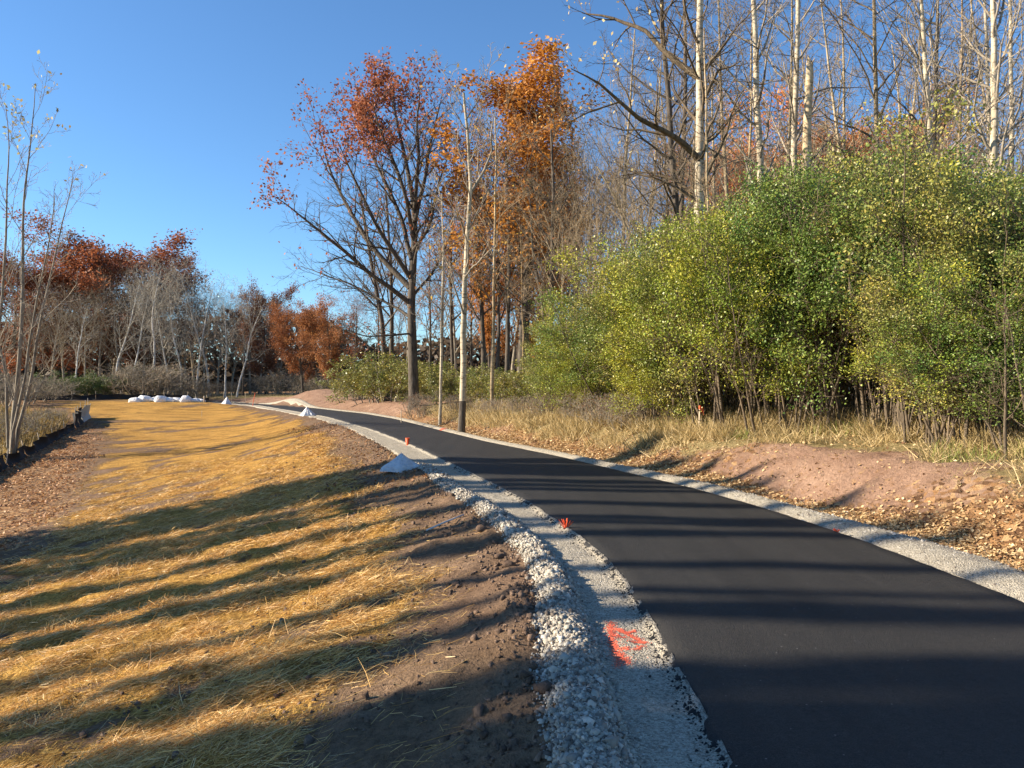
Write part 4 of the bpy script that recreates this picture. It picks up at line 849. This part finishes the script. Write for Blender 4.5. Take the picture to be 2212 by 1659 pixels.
# background of the right side
for i, (xd, Y, yt, key, lc, lab, grp) in enumerate(
    [(x, y_, yt, k_, c_, 'orange-crowned oak far off ' + o_, 'orange oaks far behind the pale trunks') for (x, y_, yt, k_, c_), o_ in zip(
        [(1585, 62, 255, 'oak0', (.6, .25, .08)), (1675, 64, 255, 'oak1', (.6, .26, .09)), (1790, 62, 225, 'oak0', (.62, .24, .09)), (1850, 66, 235, 'oak1', (.6, .25, .08)), (1930, 60, 225, 'oak0', (.6, .28, .08)), (2010, 68, 285, 'oak1', (.5, .25, .09))], ['between the thick pale trunk and the smooth leaning one', 'right of the smooth leaning pale trunk', 'just right of the broken snag', 'left of the lone slim grey-tan trunk', 'right of the lone slim grey-tan trunk', 'behind the pale leaning trunk above the thicket'])] +
    [(x, y_, yt, k_, None, 'bare tree standing back ' + o_, 'bare trees behind the thicket') for (x, y_, yt, k_), o_ in zip(
        [(1280, 38, 130, 'bare0'), (1330, 34, 30, 'aspen0'), (1400, 36, 70, 'bare1'), (1560, 42, 200, 'bare0'), (1590, 36, -60, 'aspen1'), (1680, 44, 260, 'bare1'),
         (1775, 40, 60, 'aspen0'), (1830, 46, 230, 'bare2'), (1850, 38, -60, 'aspen1'), (1960, 40, 210, 'bare0'), (2045, 38, 20, 'aspen0'),
         (2110, 40, 260, 'bare1'), (2170, 36, -60, 'aspen1'), (1310, 46, 260, 'bare2'), (1375, 50, 240, 'bare0'), (1490, 48, 260, 'bare1'), (1890, 54, 300, 'bare2'), (1235, 40, 270, 'bare2'), (2215, 32, 180, 'bare2')], ['left of the slim leaning pale tree', 'tall and thin behind the slim leaning pale tree', 'left of the two dark trunks', 'right of the thick pale trunk', 'tall and thin left of the smooth leaning trunk', 'right of the smooth leaning trunk', 'tall and thin right of the broken snag', 'in the gap between the snag and the lone slim trunk', 'tall and thin left of the lone slim trunk', 'right of the lone slim trunk', 'tall and thin right of the pale leaning trunk', 'left of the pair near the right edge', 'tall and thin behind the pair near the right edge', 'far back above the left part of the thicket', 'far back behind the two dark boughs', 'far back behind the foot of the thick pale trunk', 'far back behind the lone slim trunk', 'far back above the left end of the thicket', 'at the right edge behind the last pale trunk'])]):
    kind = 'oak_tree' if lc else 'bare_tree'
    P_(kind, key, xd, Y, yt, lab, group=grp, leafc=lc or (.6, .45, .2), barkc=(.75, .7, .62) if key[0] == 'a' else None, twigc=(1, .95, .85), wide=.9)
# ------------------------------------------------------------------ thicket of green shrubs
YG, DG, OG = (.35, .36, .055), (.17, .235, .055), (.3, .285, .08)
th = [(1235, 25, 700, 0, OG, 'small yellow-green shrub at the far left end of the green thicket'), (1290, 24, 660, 1, YG, 'yellow-green shrub second from the left end of the thicket'), (1345, 22.5, 655, 2, DG, 'dark green shrub under the slim leaning pale tree'),
      (1410, 21, 590, 3, OG, 'olive shrub below the two dark trunks'), (1480, 19.5, 560, 0, YG, 'yellow-green shrub at the foot of the thick pale trunk'), (1545, 18, 500, 1, OG, 'olive green shrub right of the thick pale trunk'),
      (1615, 17, 470, 2, YG, 'shrub with yellow-green leaves below the smooth leaning pale trunk'), (1690, 16, 490, 3, YG, 'brightest yellow-green shrub, below the broken snag'), (1765, 16, 400, 0, DG, 'deep green shrub right of the broken snag'),
      (1850, 15.5, 372, 1, DG, 'tall deep green shrub left of the highest point of the thicket'), (1935, 15, 370, 2, OG, 'tallest shrub with pale flecked leaves at its crown'), (2015, 14, 385, 3, OG, 'tall olive shrub below the pale leaning trunk'),
      (2085, 13.4, 415, 3, DG, 'dark green shrub below the pair of pale trunks'), (2165, 12.6, 425, 1, OG, 'olive shrub near the right edge of the picture'), (2255, 11.8, 410, 3, DG, 'green shrub cut by the right edge of the picture')]
for xd, Y, yt, k_, c_, lab in th: P_('thicket_shrub', 'thicket%d' % k_, xd, Y, yt, lab, 'shrub', leafc=c_, wide=1.0 + .25 * (Y > 18), barkc=(.5, .45, .4))
fr = [(2030, 12.8, 600, 3, YG, 'low yellow-green shrub leaning out of the thicket over the grass'), (2110, 11.9, 560, 1, OG, 'leafy low shrub in front at the right, foliage down to the grass'), (2200, 11.0, 600, 3, DG, 'low green shrub in front at the very right edge'),
      (1265, 23.2, 740, 3, YG, 'low shrub in front at the left end of the thicket'), (1400, 19.5, 700, 1, YG, 'low yellow-green shrub in front of the olive one')]
for xd, Y, yt, k_, c_, lab in fr: P_('thicket_shrub', 'thicket%d' % k_, xd, Y, yt, lab, 'shrub', leafc=c_, wide=1.35, barkc=(.5, .45, .4))
back_labels = ['at its far left end', 'below the slim leaning pale tree', 'left of the two dark trunks', 'at the foot of the two dark trunks', 'right behind the thick pale trunk', 'left of the smooth leaning trunk', 'below the broken snag', 'right of the broken snag', 'below the lone slim trunk', 'at its highest point', 'right of the pale leaning trunk', 'below the pair of pale trunks', 'at the right edge of the picture']
for i, (xd, Y, yt) in enumerate([(1270, 28, 690), (1340, 26.5, 650), (1410, 25, 580), (1480, 23, 560), (1550, 21.5, 500), (1620, 20.5, 480), (1700, 19.5, 480), (1780, 19, 420), (1860, 18.5, 395), (1940, 18, 388), (2020, 17, 390), (2100, 15.5, 420), (2190, 14, 400)]):
    P_('thicket_shrub', 'thicket%d' % (i % 4), xd, Y, yt, 'green shrub in the back of the thicket ' + back_labels[i], 'shrub', leafc=[DG, OG, YG][i % 3], wide=1.2, group='back row of the green thicket', barkc=(.5, .45, .4))
for xd, Y, yt, key in [(1560, 46, 40, 'aspen0'), (1668, 50, 20, 'aspen1'), (1760, 48, 120, 'aspen1'), (1808, 44, -40, 'aspen0'), (1925, 48, 0, 'aspen1'), (1960, 52, 60, 'aspen0'), (2060, 46, 60, 'aspen0'), (2105, 50, -20, 'aspen1'), (2200, 48, 0, 'aspen0'), (1500, 50, 80, 'aspen1'), (1440, 52, 120, 'aspen0'), (1385, 48, 100, 'aspen1')]:
    P_('bare_tree', key, xd, Y, yt, 'slender straight grey-tan tree far back in the stand behind the thicket', group='slender far trees behind the thicket', leafc=(.5, .35, .15), barkc=(.8, .74, .64), twigc=(.95, .88, .76), wide=.9)
rg = np.random.default_rng(91); n_ = 1500
Yt = rg.uniform(12, 26, n_); xdt = np.interp(Yt, [12, 26], [2150, 1270]) + rg.uniform(-120, 330, n_); Xt = PX(xdt, Yt); Zt_ = H(Xt, Yt, False)
pts_, rad_ = grow(np.stack([Xt, Yt, Zt_ - .1], -1), np.stack([rg.normal(0, .12, n_), rg.normal(0, .12, n_), np.ones(n_)], -1), rg.uniform(1.2, 2.6, n_), rg.uniform(.009, .022, n_), np.full(n_, .004), 4, .09, .02, rg)
vv, ff = tubes(pts_, rad_, 3); o = mesh_obj('undergrowth_stems', vv, ff, b_grey); o.color = (.55, .5, .45, 1); tag(o, 'thin dark stems crowding the foot of the green thicket', kind='stuff')
# olive shrubs and brush beyond the bend
OL = (.26, .25, .07)
for xd, Y, yt, k_, lab in [(760, 56, 790, 0, 'olive shrub at the left end of the low hedge behind the big oak'), (805, 52, 768, 1, 'rounded olive shrub just left of the big oak trunk'), (850, 50, 775, 0, 'olive shrub beside the left of the big oak trunk'),
        (925, 46, 785, 1, 'green-olive shrub just right of the big oak trunk'), (970, 42, 800, 0, 'low olive shrub between the big oak and the black-footed birch'), (1040, 38, 800, 1, 'olive shrub behind the slim tan-barked tree'),
        (1100, 36, 795, 0, 'olive shrub left of the dark twin-stemmed tree'), (1160, 33, 790, 1, 'olive shrub at the foot of the dark twin-stemmed tree'), (1210, 29, 780, 0, 'low shrub where the hedge meets the green thicket')]:
    P_('low_shrub', 'lowshrub%d' % k_, xd, Y, yt, lab, 'shrub', leafc=OL, wide=1.5)
for i, (xd, Y, yt) in enumerate([(990, 34, 850), (1060, 30, 860), (1120, 28, 855), (1180, 26, 850), (905, 38, 850), (1250, 23, 845), (1300, 21, 850), (1350, 20, 850)]):
    P_('brush', 'brush0', xd, Y, yt, 'low reddish brown brush at the foot of the wood right of the path', 'brush', hh=2.5, group='low brown brush right of the path', wide=1.5, leafc=(.35, .16, .08))
for xd, Y, yt, lab in [(5, 37, 890, 'low brown scrub behind the silt fence at the left edge'), (70, 41, 885, 'low brown scrub right of the young stems behind the silt fence'), (118, 48, 882, 'low brown scrub behind the raised end of the silt fence')]:
    P_('brush', 'brush0', xd, Y, yt, lab, 'brush', wide=2.0, leafc=(.3, .24, .1))
for xd, Y, yt, lab in [(130, 74, 812, 'green shrub at the left foot of the far left wood'), (180, 74, 806, 'brighter green shrub left of the white bags'), (225, 74, 814, 'pale green shrub nearest the white bags')]:
    P_('low_shrub', 'lowshrub0', xd, Y, yt, lab, 'shrub', leafc=(.14, .18, .06), wide=2.0)
for i, (xd, Y, yt) in enumerate([(280, 74, 800), (320, 74, 785), (350, 76, 790), (400, 80, 820), (30, 60, 810), (80, 64, 815), (120, 70, 825), (450, 84, 825), (500, 86, 825), (545, 88, 815), (590, 86, 810), (630, 84, 800), (680, 80, 805), (720, 76, 815)]):
    P_('brush', 'brush0', xd, Y, yt, 'low grey-brown brush along the foot of the far wood', 'brush', hh=2.5, group='grey-brown brush along the far wood', wide=2.2, leafc=(.12, .11, .06))
# far-off wood that closes the horizon
rg = np.random.default_rng(77); n_ = 48000
X = rg.uniform(-125, 90, n_); hmax = 7.0 + 3.0 * fbm(X, X * 0, 9, 3, 7) + 4.5 * sm(-X, 22, 34); Z = rg.random(n_) ** 1.25 * hmax; Yf = 128 + rg.normal(0, 5, n_)
v_, f = leaf_cloud(np.stack([X, Yf, Z + .6], -1), rg.uniform(.3, .7, n_), rg)
o = mesh_obj('far_wood', v_, f, m_leaf, attrs=[('rnd', 'FACE', 'FLOAT', rg.random(n_) * .6)]); o.color = (.13, .095, .06, 1)
tag(o, 'low far-off brown wood closing the horizon behind the trees', kind='stuff')
# row of narrow poplars left of the picture whose long shadows cross slope and path
ang = math.tan(R(SUN_HEAD))
for i, (yp, L_, wx, xe) in enumerate([(16.6, 22, 1.0, 3.2), (16.1, 26, 1.2, 3.0), (15.3, 24, .9, 3.0), (14.6, 26, .6, 3.2), (13.7, 25, .5, 3.8), (12.8, 26, .4, 3.9), (12.0, 24, .4, 4.1), (11.1, 27, .4, 4.2), (10.2, 25, .38, 4.4), (9.3, 23, .25, 4.5), (8.3, 26, .42, 4.7),
                                     (7.3, 24, .25, 4.9), (6.4, 26, .2, 4.9), (5.6, 25, .45, 5.5), (4.5, 24, .5, 5.8), (3.9, 26, .7, 6.5), (3.1, 23, .75, 7), (2.3, 25, .7, 6), (1.3, 24, .7, 6), (.3, 26, .7, 6)]):
    X = 1.5 - L_; Yp = yp + L_ * ang; hs = ((xe - X) * math.tan(R(SUN_EL)) - float(H(X, Yp)) + .1) / 13.6
    place('poplar_tree', V['poplar%d' % (i % 2)], X, Yp, 'narrow poplar of the row standing left outside the picture', 'tree', (wx, wx, hs), i * 1.3, leafc=BRN, group='poplars left outside the picture')

# ------------------------------------------------------------------ silt fences
def silt_fence(pts, h, label, seed, n_stake, torn=False):
    rg = np.random.default_rng(seed); e = empty('silt_fence', (pts[0][0], pts[0][1], float(H(*pts[0]))))
    base = np.array(e.location); p, ln = pathpts([(x, y, 0) for x, y in pts], n_stake, None)
    for i in range(n_stake):
        a, c = p[i], p[i + 1]; m = 14; t = np.linspace(0, 1, m + 1); xy = a[None] * (1 - t[:, None]) + c[None] * t[:, None]
        nrm = np.array([c[1] - a[1], -(c[0] - a[0]), 0]); nrm /= np.linalg.norm(nrm)
        zb = H(xy[:, 0], xy[:, 1]); sag = h * (1 - .35 * np.sin(t * np.pi) * rg.uniform(.3, 1)) ; rows = []
        for j, fz in enumerate([0, .33, .66, 1.0]):
            off = (.12 * np.sin(t * 9 + i + j) * fz + .16 * (1 - fz) * (j == 0)) ; q = xy + nrm[None] * off[:, None]; rows.append(np.stack([q[:, 0], q[:, 1], zb - .03 + sag * fz], -1))
        rows = np.array(rows) - base; ii = np.arange(4 * (m + 1)).reshape(4, m + 1)
        F = np.stack([ii[:-1, :-1], ii[:-1, 1:], ii[1:, 1:], ii[1:, :-1]], -1).reshape(-1, 4)
        back = rows + nrm * .012; VV = np.concatenate([rows.reshape(-1, 3), back.reshape(-1, 3)]); F = np.concatenate([F, F[:, ::-1] + ii.size])
        mesh_obj('fabric_panel', VV, F, m_torn if torn and i >= n_stake - 2 else m_black, e, smooth=True)
    for i in range(n_stake + 1):
        q = p[i]; z0 = float(H(q[0], q[1])); tp = h * 1.2 + rg.random() * .12; lean = rg.normal(0, .1, 2)
        VV, F = tubes(np.array([[(0, 0, -.2), (lean[0] * .5, lean[1] * .5, tp / 2), (lean[0], lean[1], tp)]]) + np.array([q[0], q[1], z0]) - base, np.array([[.025, .025, .022]]), 4)
        mesh_obj('stake', VV, [F, np.array([[8, 9, 10, 11]])], m_wood, e)
    tag(e, label, 'fence'); return e
silt_fence([(-13.5, 10), (-15.8, 20), (-17.3, 25), (-18.9, 30), (-21.0, 36), (-22.9, 41), (-24.0, 44)], .5, 'sagging black silt fence running from the left edge past the young stems', 1, 12)
silt_fence([(-24.0, 44), (-25.3, 47), (-26.6, 50), (-27.4, 52)], .95, 'raised end of the silt fence with a flap of pale torn fabric and bare stakes', 2, 4, True)
silt_fence([(-42, 66), (-36, 67), (-30, 68.5), (-26, 69)], .55, 'far low black silt fence along the crest behind the straw', 3, 9)

# ------------------------------------------------------------------ white bags on the crest
def blob(name, loc_, sx, sy, sz, mat, seed, sub=3, jag=.12, parent=None, label=None, cat=None, group=None, flat=True):
    import bmesh
    bm = bmesh.new(); bmesh.ops.create_icosphere(bm, subdivisions=sub, radius=1)
    rg = np.random.default_rng(seed); ph = rg.random(6) * 6
    for v_ in bm.verts:
        c = v_.co; k_ = 1 + jag * (math.sin(c.x * 3.1 + ph[0]) * math.sin(c.y * 3.7 + ph[1]) + .6 * math.sin(c.z * 5 + ph[2] + c.x * 4) + .35 * math.sin(c.x * 9 + ph[3]) * math.sin(c.y * 8 + ph[4]))
        c *= k_; c.x = math.copysign(abs(c.x) ** .8, c.x); c.x *= sx; c.y *= sy; c.z = max(c.z, -.45) * sz if flat else c.z * sz
    me = bpy.data.meshes.new(name); bm.to_mesh(me); bm.free(); me.materials.append(mat)
    for p_ in me.polygons: p_.use_smooth = True
    o = bpy.data.objects.new(name, me); C.objects.link(o); o.location = loc_; o.rotation_euler = (0, 0, rg.random() * .8 - .4)
    if parent: o.parent = parent
    if label: tag(o, label, cat, group)
    return o
bags = [(292, 856, .55, .34, 'leftmost white bag, long and low, of the row on the crest'), (312, 853, .6, .4, 'plump white bag second from the left of the row on the crest'), (333, 857, .45, .28, 'small flat white bag left of the highest bag'),
        (348, 851, .5, .45, 'highest white bag left of the middle of the row'), (364, 858, .5, .3, 'low white bag right of the highest bag'), (383, 859, .5, .28, 'flat white bag in the middle of the row'),
        (402, 854, .48, .45, 'round tall white bag right of the middle of the row'), (420, 860, .42, .26, 'low white bag second from the right of the row'), (434, 861, .38, .22, 'rightmost and smallest white bag of the row')]
for i, (xd, yd, sx, sz, lab) in enumerate(bags):
    Yb = 63 + .3 * (i % 3); Xb = PX(xd, Yb); blob('white_bag', (Xb, Yb, float(H(Xb, Yb)) + sz * .3), sx, .4, sz * .85, m_white, 30 + i, 3, .13, label=lab, cat='bag', group='white bags on the crest')

# ------------------------------------------------------------------ white covered peaks
def peak(xd, Y, wdt, hgt, seed, label, leanx=0.0, mat=None):
    rg = np.random.default_rng(seed); X = PX(xd, Y); z = float(H(X, Y)); n_a, n_r = 44, 12; VV = [(leanx, 0, hgt)]
    for j in range(1, n_r + 1):
        f_ = j / n_r; prof = hgt * (1 - f_) ** (1.15 - .25 * f_)
        for a_ in range(n_a):
            th_ = a_ / n_a * 2 * math.pi; fold = 1 + .13 * f_ * math.sin(th_ * 5 + seed) + .07 * math.sin(th_ * 11 + seed * 2) * f_ + .03 * math.sin(th_ * 23)
            r_ = wdt / 2 * f_ * fold; VV.append((math.cos(th_) * r_ + leanx * (1 - f_), math.sin(th_) * r_ * .85, prof - (.05 if j == n_r else 0) + rg.normal(0, .004)))
    F3 = np.array([[0, 1 + a_, 1 + (a_ + 1) % n_a] for a_ in range(n_a)])
    F4 = np.array([[1 + (j - 1) * n_a + a_, 1 + j * n_a + a_, 1 + j * n_a + (a_ + 1) % n_a, 1 + (j - 1) * n_a + (a_ + 1) % n_a] for j in range(1, n_r) for a_ in range(n_a)])
    o = mesh_obj('covered_peak', np.array(VV), [F3, F4], mat or m_white, smooth=True); o.location = (X, Y, z); tag(o, label, 'fabric cover', 'peaked white covers along the path'); return o
m_fab = plain('pale translucent fabric', (.55, .57, .59), .6, (9, .05))
peak(870, 15.9, .8, .3, 3, 'nearest peaked fabric cover, broad and grey, in the tree shadow by the gravel', -.03, m_fab)
peak(666, 42, .8, .48, 5, 'peaked white fabric cover where straw meets the path, middle one of three', -.08)
peak(490, 64, .8, .62, 9, 'farthest peaked white fabric cover, beside two thin stakes', 0)

# ------------------------------------------------------------------ stakes, ribbons, markers
def stake(xd, Y, h, label, ribbon=None, lean=(0, 0), r=.018, name='survey_stake', orange=False, z=None):
    X = PX(xd, Y); e = empty(name, (X, Y, float(H(X, Y)) if z is None else z))
    VV, F = tubes(np.array([[(0, 0, -.15), (lean[0] / 2, lean[1] / 2, h / 2), (lean[0], lean[1], h)]]), np.array([[r, r, r]]), 4)
    mesh_obj('shaft', VV, [F, np.array([[8, 9, 10, 11]])], m_orange if orange else m_wood, e)
    if ribbon:
        g = np.array([[0, 0, h], [.03, 0, h - .01], [.055, 0, h - .03], [.02, 0, h - .09], [.045, .01, h - .1], [.07, 0, h - .13], [.035, 0, h - .17], [.075, 0, h - .2]]) * np.array([ribbon, ribbon, 1]) + np.array([lean[0], lean[1] - r, 0])
        F = np.array([[0, 1, 4, 3], [1, 2, 5, 4]]); F3 = np.array([[3, 4, 6], [4, 5, 7]]); back = g + np.array([0, -.006, 0])
        mesh_obj('ribbon', np.concatenate([g, back]), [F, F[:, ::-1] + 8, F3, F3[:, ::-1] + 8], m_orange, e)
        VV, F = tubes(np.array([[(lean[0], lean[1], h - .07), (lean[0], lean[1], h + .012)]]), np.array([[r * 1.25, r * 1.25]]), 6); mesh_obj('ribbon_wrap', VV, F, m_orange, e)
    tag(e, label, 'stake'); return e
stake(1510, 17.2, .62, 'wooden survey stake with orange ribbon in the dry grass before the thicket', ribbon=1.0, lean=(.02, 0))
stake(1003 / 1.1573, 34.5, .55, 'plain wooden stake beyond the right gravel near the big oak')
stake(483, 70, 1.0, 'left one of two thin stakes behind the farthest white cover')
stake(500, 70, 1.0, 'right one of two thin stakes behind the farthest white cover')
stake(530, 72, .9, 'thin pale stake before the dark wood left of the soil mound')
stake(545, 60.5, 1.0, 'leaning stake painted orange at the foot of the soil mound', lean=(.22, 0), orange=True, r=.024)
stake(441, 63, .5, 'short thick wooden post at the right end of the white bags', r=.06)
stake(436, 52, .4, 'tiny stake standing in the straw below the white bags')

def whisker(X, Y, z, label, hgt=.09, nb=16, seed=1, cup=False):
    rg = np.random.default_rng(seed); e = empty('path_marker', (X, Y, z))
    if cup:
        a_ = np.arange(12) / 12 * 2 * np.pi; ring = lambda r, zz: np.stack([np.cos(a_) * r, np.sin(a_) * r, np.full(12, zz)], -1)
        VV = np.concatenate([ring(.03, -.02), ring(.06, hgt), ring(.055, hgt), ring(.026, 0)]); ii = np.arange(48).reshape(4, 12); nn = np.roll(ii, -1, 1)
        F = np.stack([ii[:-1], nn[:-1], nn[1:], ii[1:]], -1).reshape(-1, 4); mesh_obj('cup', VV, F, m_orange, e)
    else:
        an = rg.uniform(-.75, .75, nb); D = np.stack([np.sin(an), rg.normal(0, .2, nb), np.cos(an)], -1); D = norm(D); Ls = hgt * rg.uniform(.7, 1.15, nb)
        pts_ = np.stack([np.zeros((nb, 3)) + (0, 0, -.01), D * Ls[:, None] * .5, D * Ls[:, None]], 1); pts_[:, 2, 0] += np.sign(an) * .01
        VV, F = tubes(pts_, np.tile([.0025, .005, .004], (nb, 1)), 4); o = mesh_obj('bristles', VV, F, m_orange, e); o['kind'] = 'stuff'
        VV, F = tubes(np.array([[(0, 0, -.02), (0, 0, .015)]]), np.array([[.014, .01]]), 8); mesh_obj('base', VV, F, m_orange, e)
    tag(e, label, 'marker'); return e
whisker(float(xl(9.0)) - .02, 9.0, -.03, 'orange bristle marker at the left edge of the asphalt before the first bend', .12)
whisker(float(xl(21.6)) - .06, 21.6, -.05, 'small orange cup marker at the left asphalt edge farther along', .2, cup=True)
whisker(float(xr(9.15)) + .05, 9.15, float(H(float(xr(9.15)) + .05, 9.15)) + .01, 'tiny orange marker at the right asphalt edge in the pale gravel', .06, 10, 3)

# sprayed figure on the compacted gravel
def spray(name, strokes, npts, label, r=.0034, seed=3, zoff=.008):
    rg = np.random.default_rng(seed); VV, FF = [], []; o_ = 0; seg = []
    for (a, c, wd, wgt) in strokes: seg.append((np.array(a), np.array(c), wd, wgt))
    wts = np.array([float(s_[3]) for s_ in seg]); wts /= wts.sum(); ch = rg.choice(len(seg), npts, p=wts)
    for k_ in ch:
        a, c, wd, _ = seg[k_]; t_ = rg.random(); q = a * (1 - t_) + c * t_ + rg.normal(0, wd * (1.1 if rg.random() < .75 else 2.6), 2); rr = r * rg.uniform(.5, 1.4)
        an = np.arange(5) / 5 * 2 * np.pi + rg.random() * 6; ring = np.stack([q[0] + np.cos(an) * rr, q[1] + np.sin(an) * rr * 1.3], -1)
        VV.append(ring); FF.append(np.arange(5) + o_); o_ += 5
    XY = np.concatenate(VV); Z = H(XY[:, 0], XY[:, 1]) + zoff + np.repeat(rg.random(len(VV)) * .003, 5)
    o = mesh_obj(name, np.column_stack([XY, Z]), np.array(FF), m_paint); tag(o, label, 'paint mark'); return o
def gp(cx, cy):
    sx = 1400 + cx * .1627; sy = 1480 + cy * .1627; d = 1.645 * 2009 / (sy - 960); return ((sx - 1280) / 2009 * d, d)
spray('paint_mark', [(gp(775, 480), gp(800, 770), .012, 3), (gp(800, 770), gp(880, 940), .012, 2), (gp(860, 570), gp(1010, 640), .009, 1.3), (gp(1010, 640), gp(1150, 600), .008, 1), (gp(1050, 650), gp(1300, 790), .01, 1.8),
                     (gp(850, 660), gp(980, 710), .012, .6), (gp(1050, 770), gp(1300, 780), .01, .6), (gp(940, 870), gp(1050, 880), .01, .4), (gp(1150, 900), gp(1260, 830), .01, .6), (gp(890, 940), gp(1080, 1120), .012, 1.2), (gp(890, 940), gp(880, 1170), .014, .7), (gp(900, 960), gp(980, 1120), .02, .8)],
      3000, 'orange spray-painted figure on the gravel strip left of the asphalt')
q = (float(xr(29.5)) + .3, 29.5); spray('paint_mark', [((q[0] - .15, q[1] - .3), (q[0] + .15, q[1] + .4), .05, 1)], 260, 'faint orange paint patch on the far right gravel', .02, 5)

# lath and sticks on the soil
def stick(a, c, r, label, mat, name='wooden_lath'):
    za, zc = float(H(*a)) + r + .012, float(H(*c)) + r + .012
    VV, F = tubes(np.array([[(a[0], a[1], za), ((a[0] + c[0]) / 2, (a[1] + c[1]) / 2, (za + zc) / 2 + .005), (c[0], c[1], zc)]]), np.array([[r, r, r]]), 6)
    o = mesh_obj(name, VV, [F, np.array([[12, 13, 14, 15, 16, 17], [5, 4, 3, 2, 1, 0]])], mat); tag(o, label, 'stick'); return o
m_lath = plain('pale grey lath', (.62, .6, .56), .7)
stick((PX(924, 9.9), 9.75), (PX(1000, 10.1), 10.2), .012, 'pale grey lath lying on the dark soil beside the stone ridge', m_lath)
# large clods and cobbles that stand out singly
for xd, yd, sz, lab in [(1100, 1222, .05, 'dark soil clod at the ridge foot below the orange bristle marker'), (1078, 1205, .04, 'rounded soil clod just above the larger one at the ridge foot'), (1040, 1150, .06, 'big dark clod left of where the stone ridge narrows'),
        (985, 1242, .03, 'lone small clod on bare soil between the straw and the stone ridge'), (1175, 1520, .045, 'dark cobble half buried at the left foot of the stone ridge'), (742, 1186, .035, 'single dark clod lying in the straw above the middle shadow')]:
    sy = yd * 1.1573; d = 1.68 * 2009 / (sy - 960); X = PX(xd, d); blob('soil_clod', (X, d, float(H(X, d)) + sz * .3), sz * 1.2, sz, sz * .8, m_clod, int(xd), 2, .2, label=lab, cat='soil clod')
blob('cobble', (PX(1180, 3.52), 3.52, float(H(PX(1180, 3.52), 3.52)) + .012), .028, .02, .018, m_stone, 8, 2, .1, label='smooth pale oval cobble at the bottom left of the stone ridge', cat='stone')
#print('tris', sum(sum(len(p_.vertices) - 2 for p_ in me.polygons) for me in bpy.data.meshes if len(me.polygons) < 1) , 'polys', sum(len(me.polygons) for me in bpy.data.meshes))
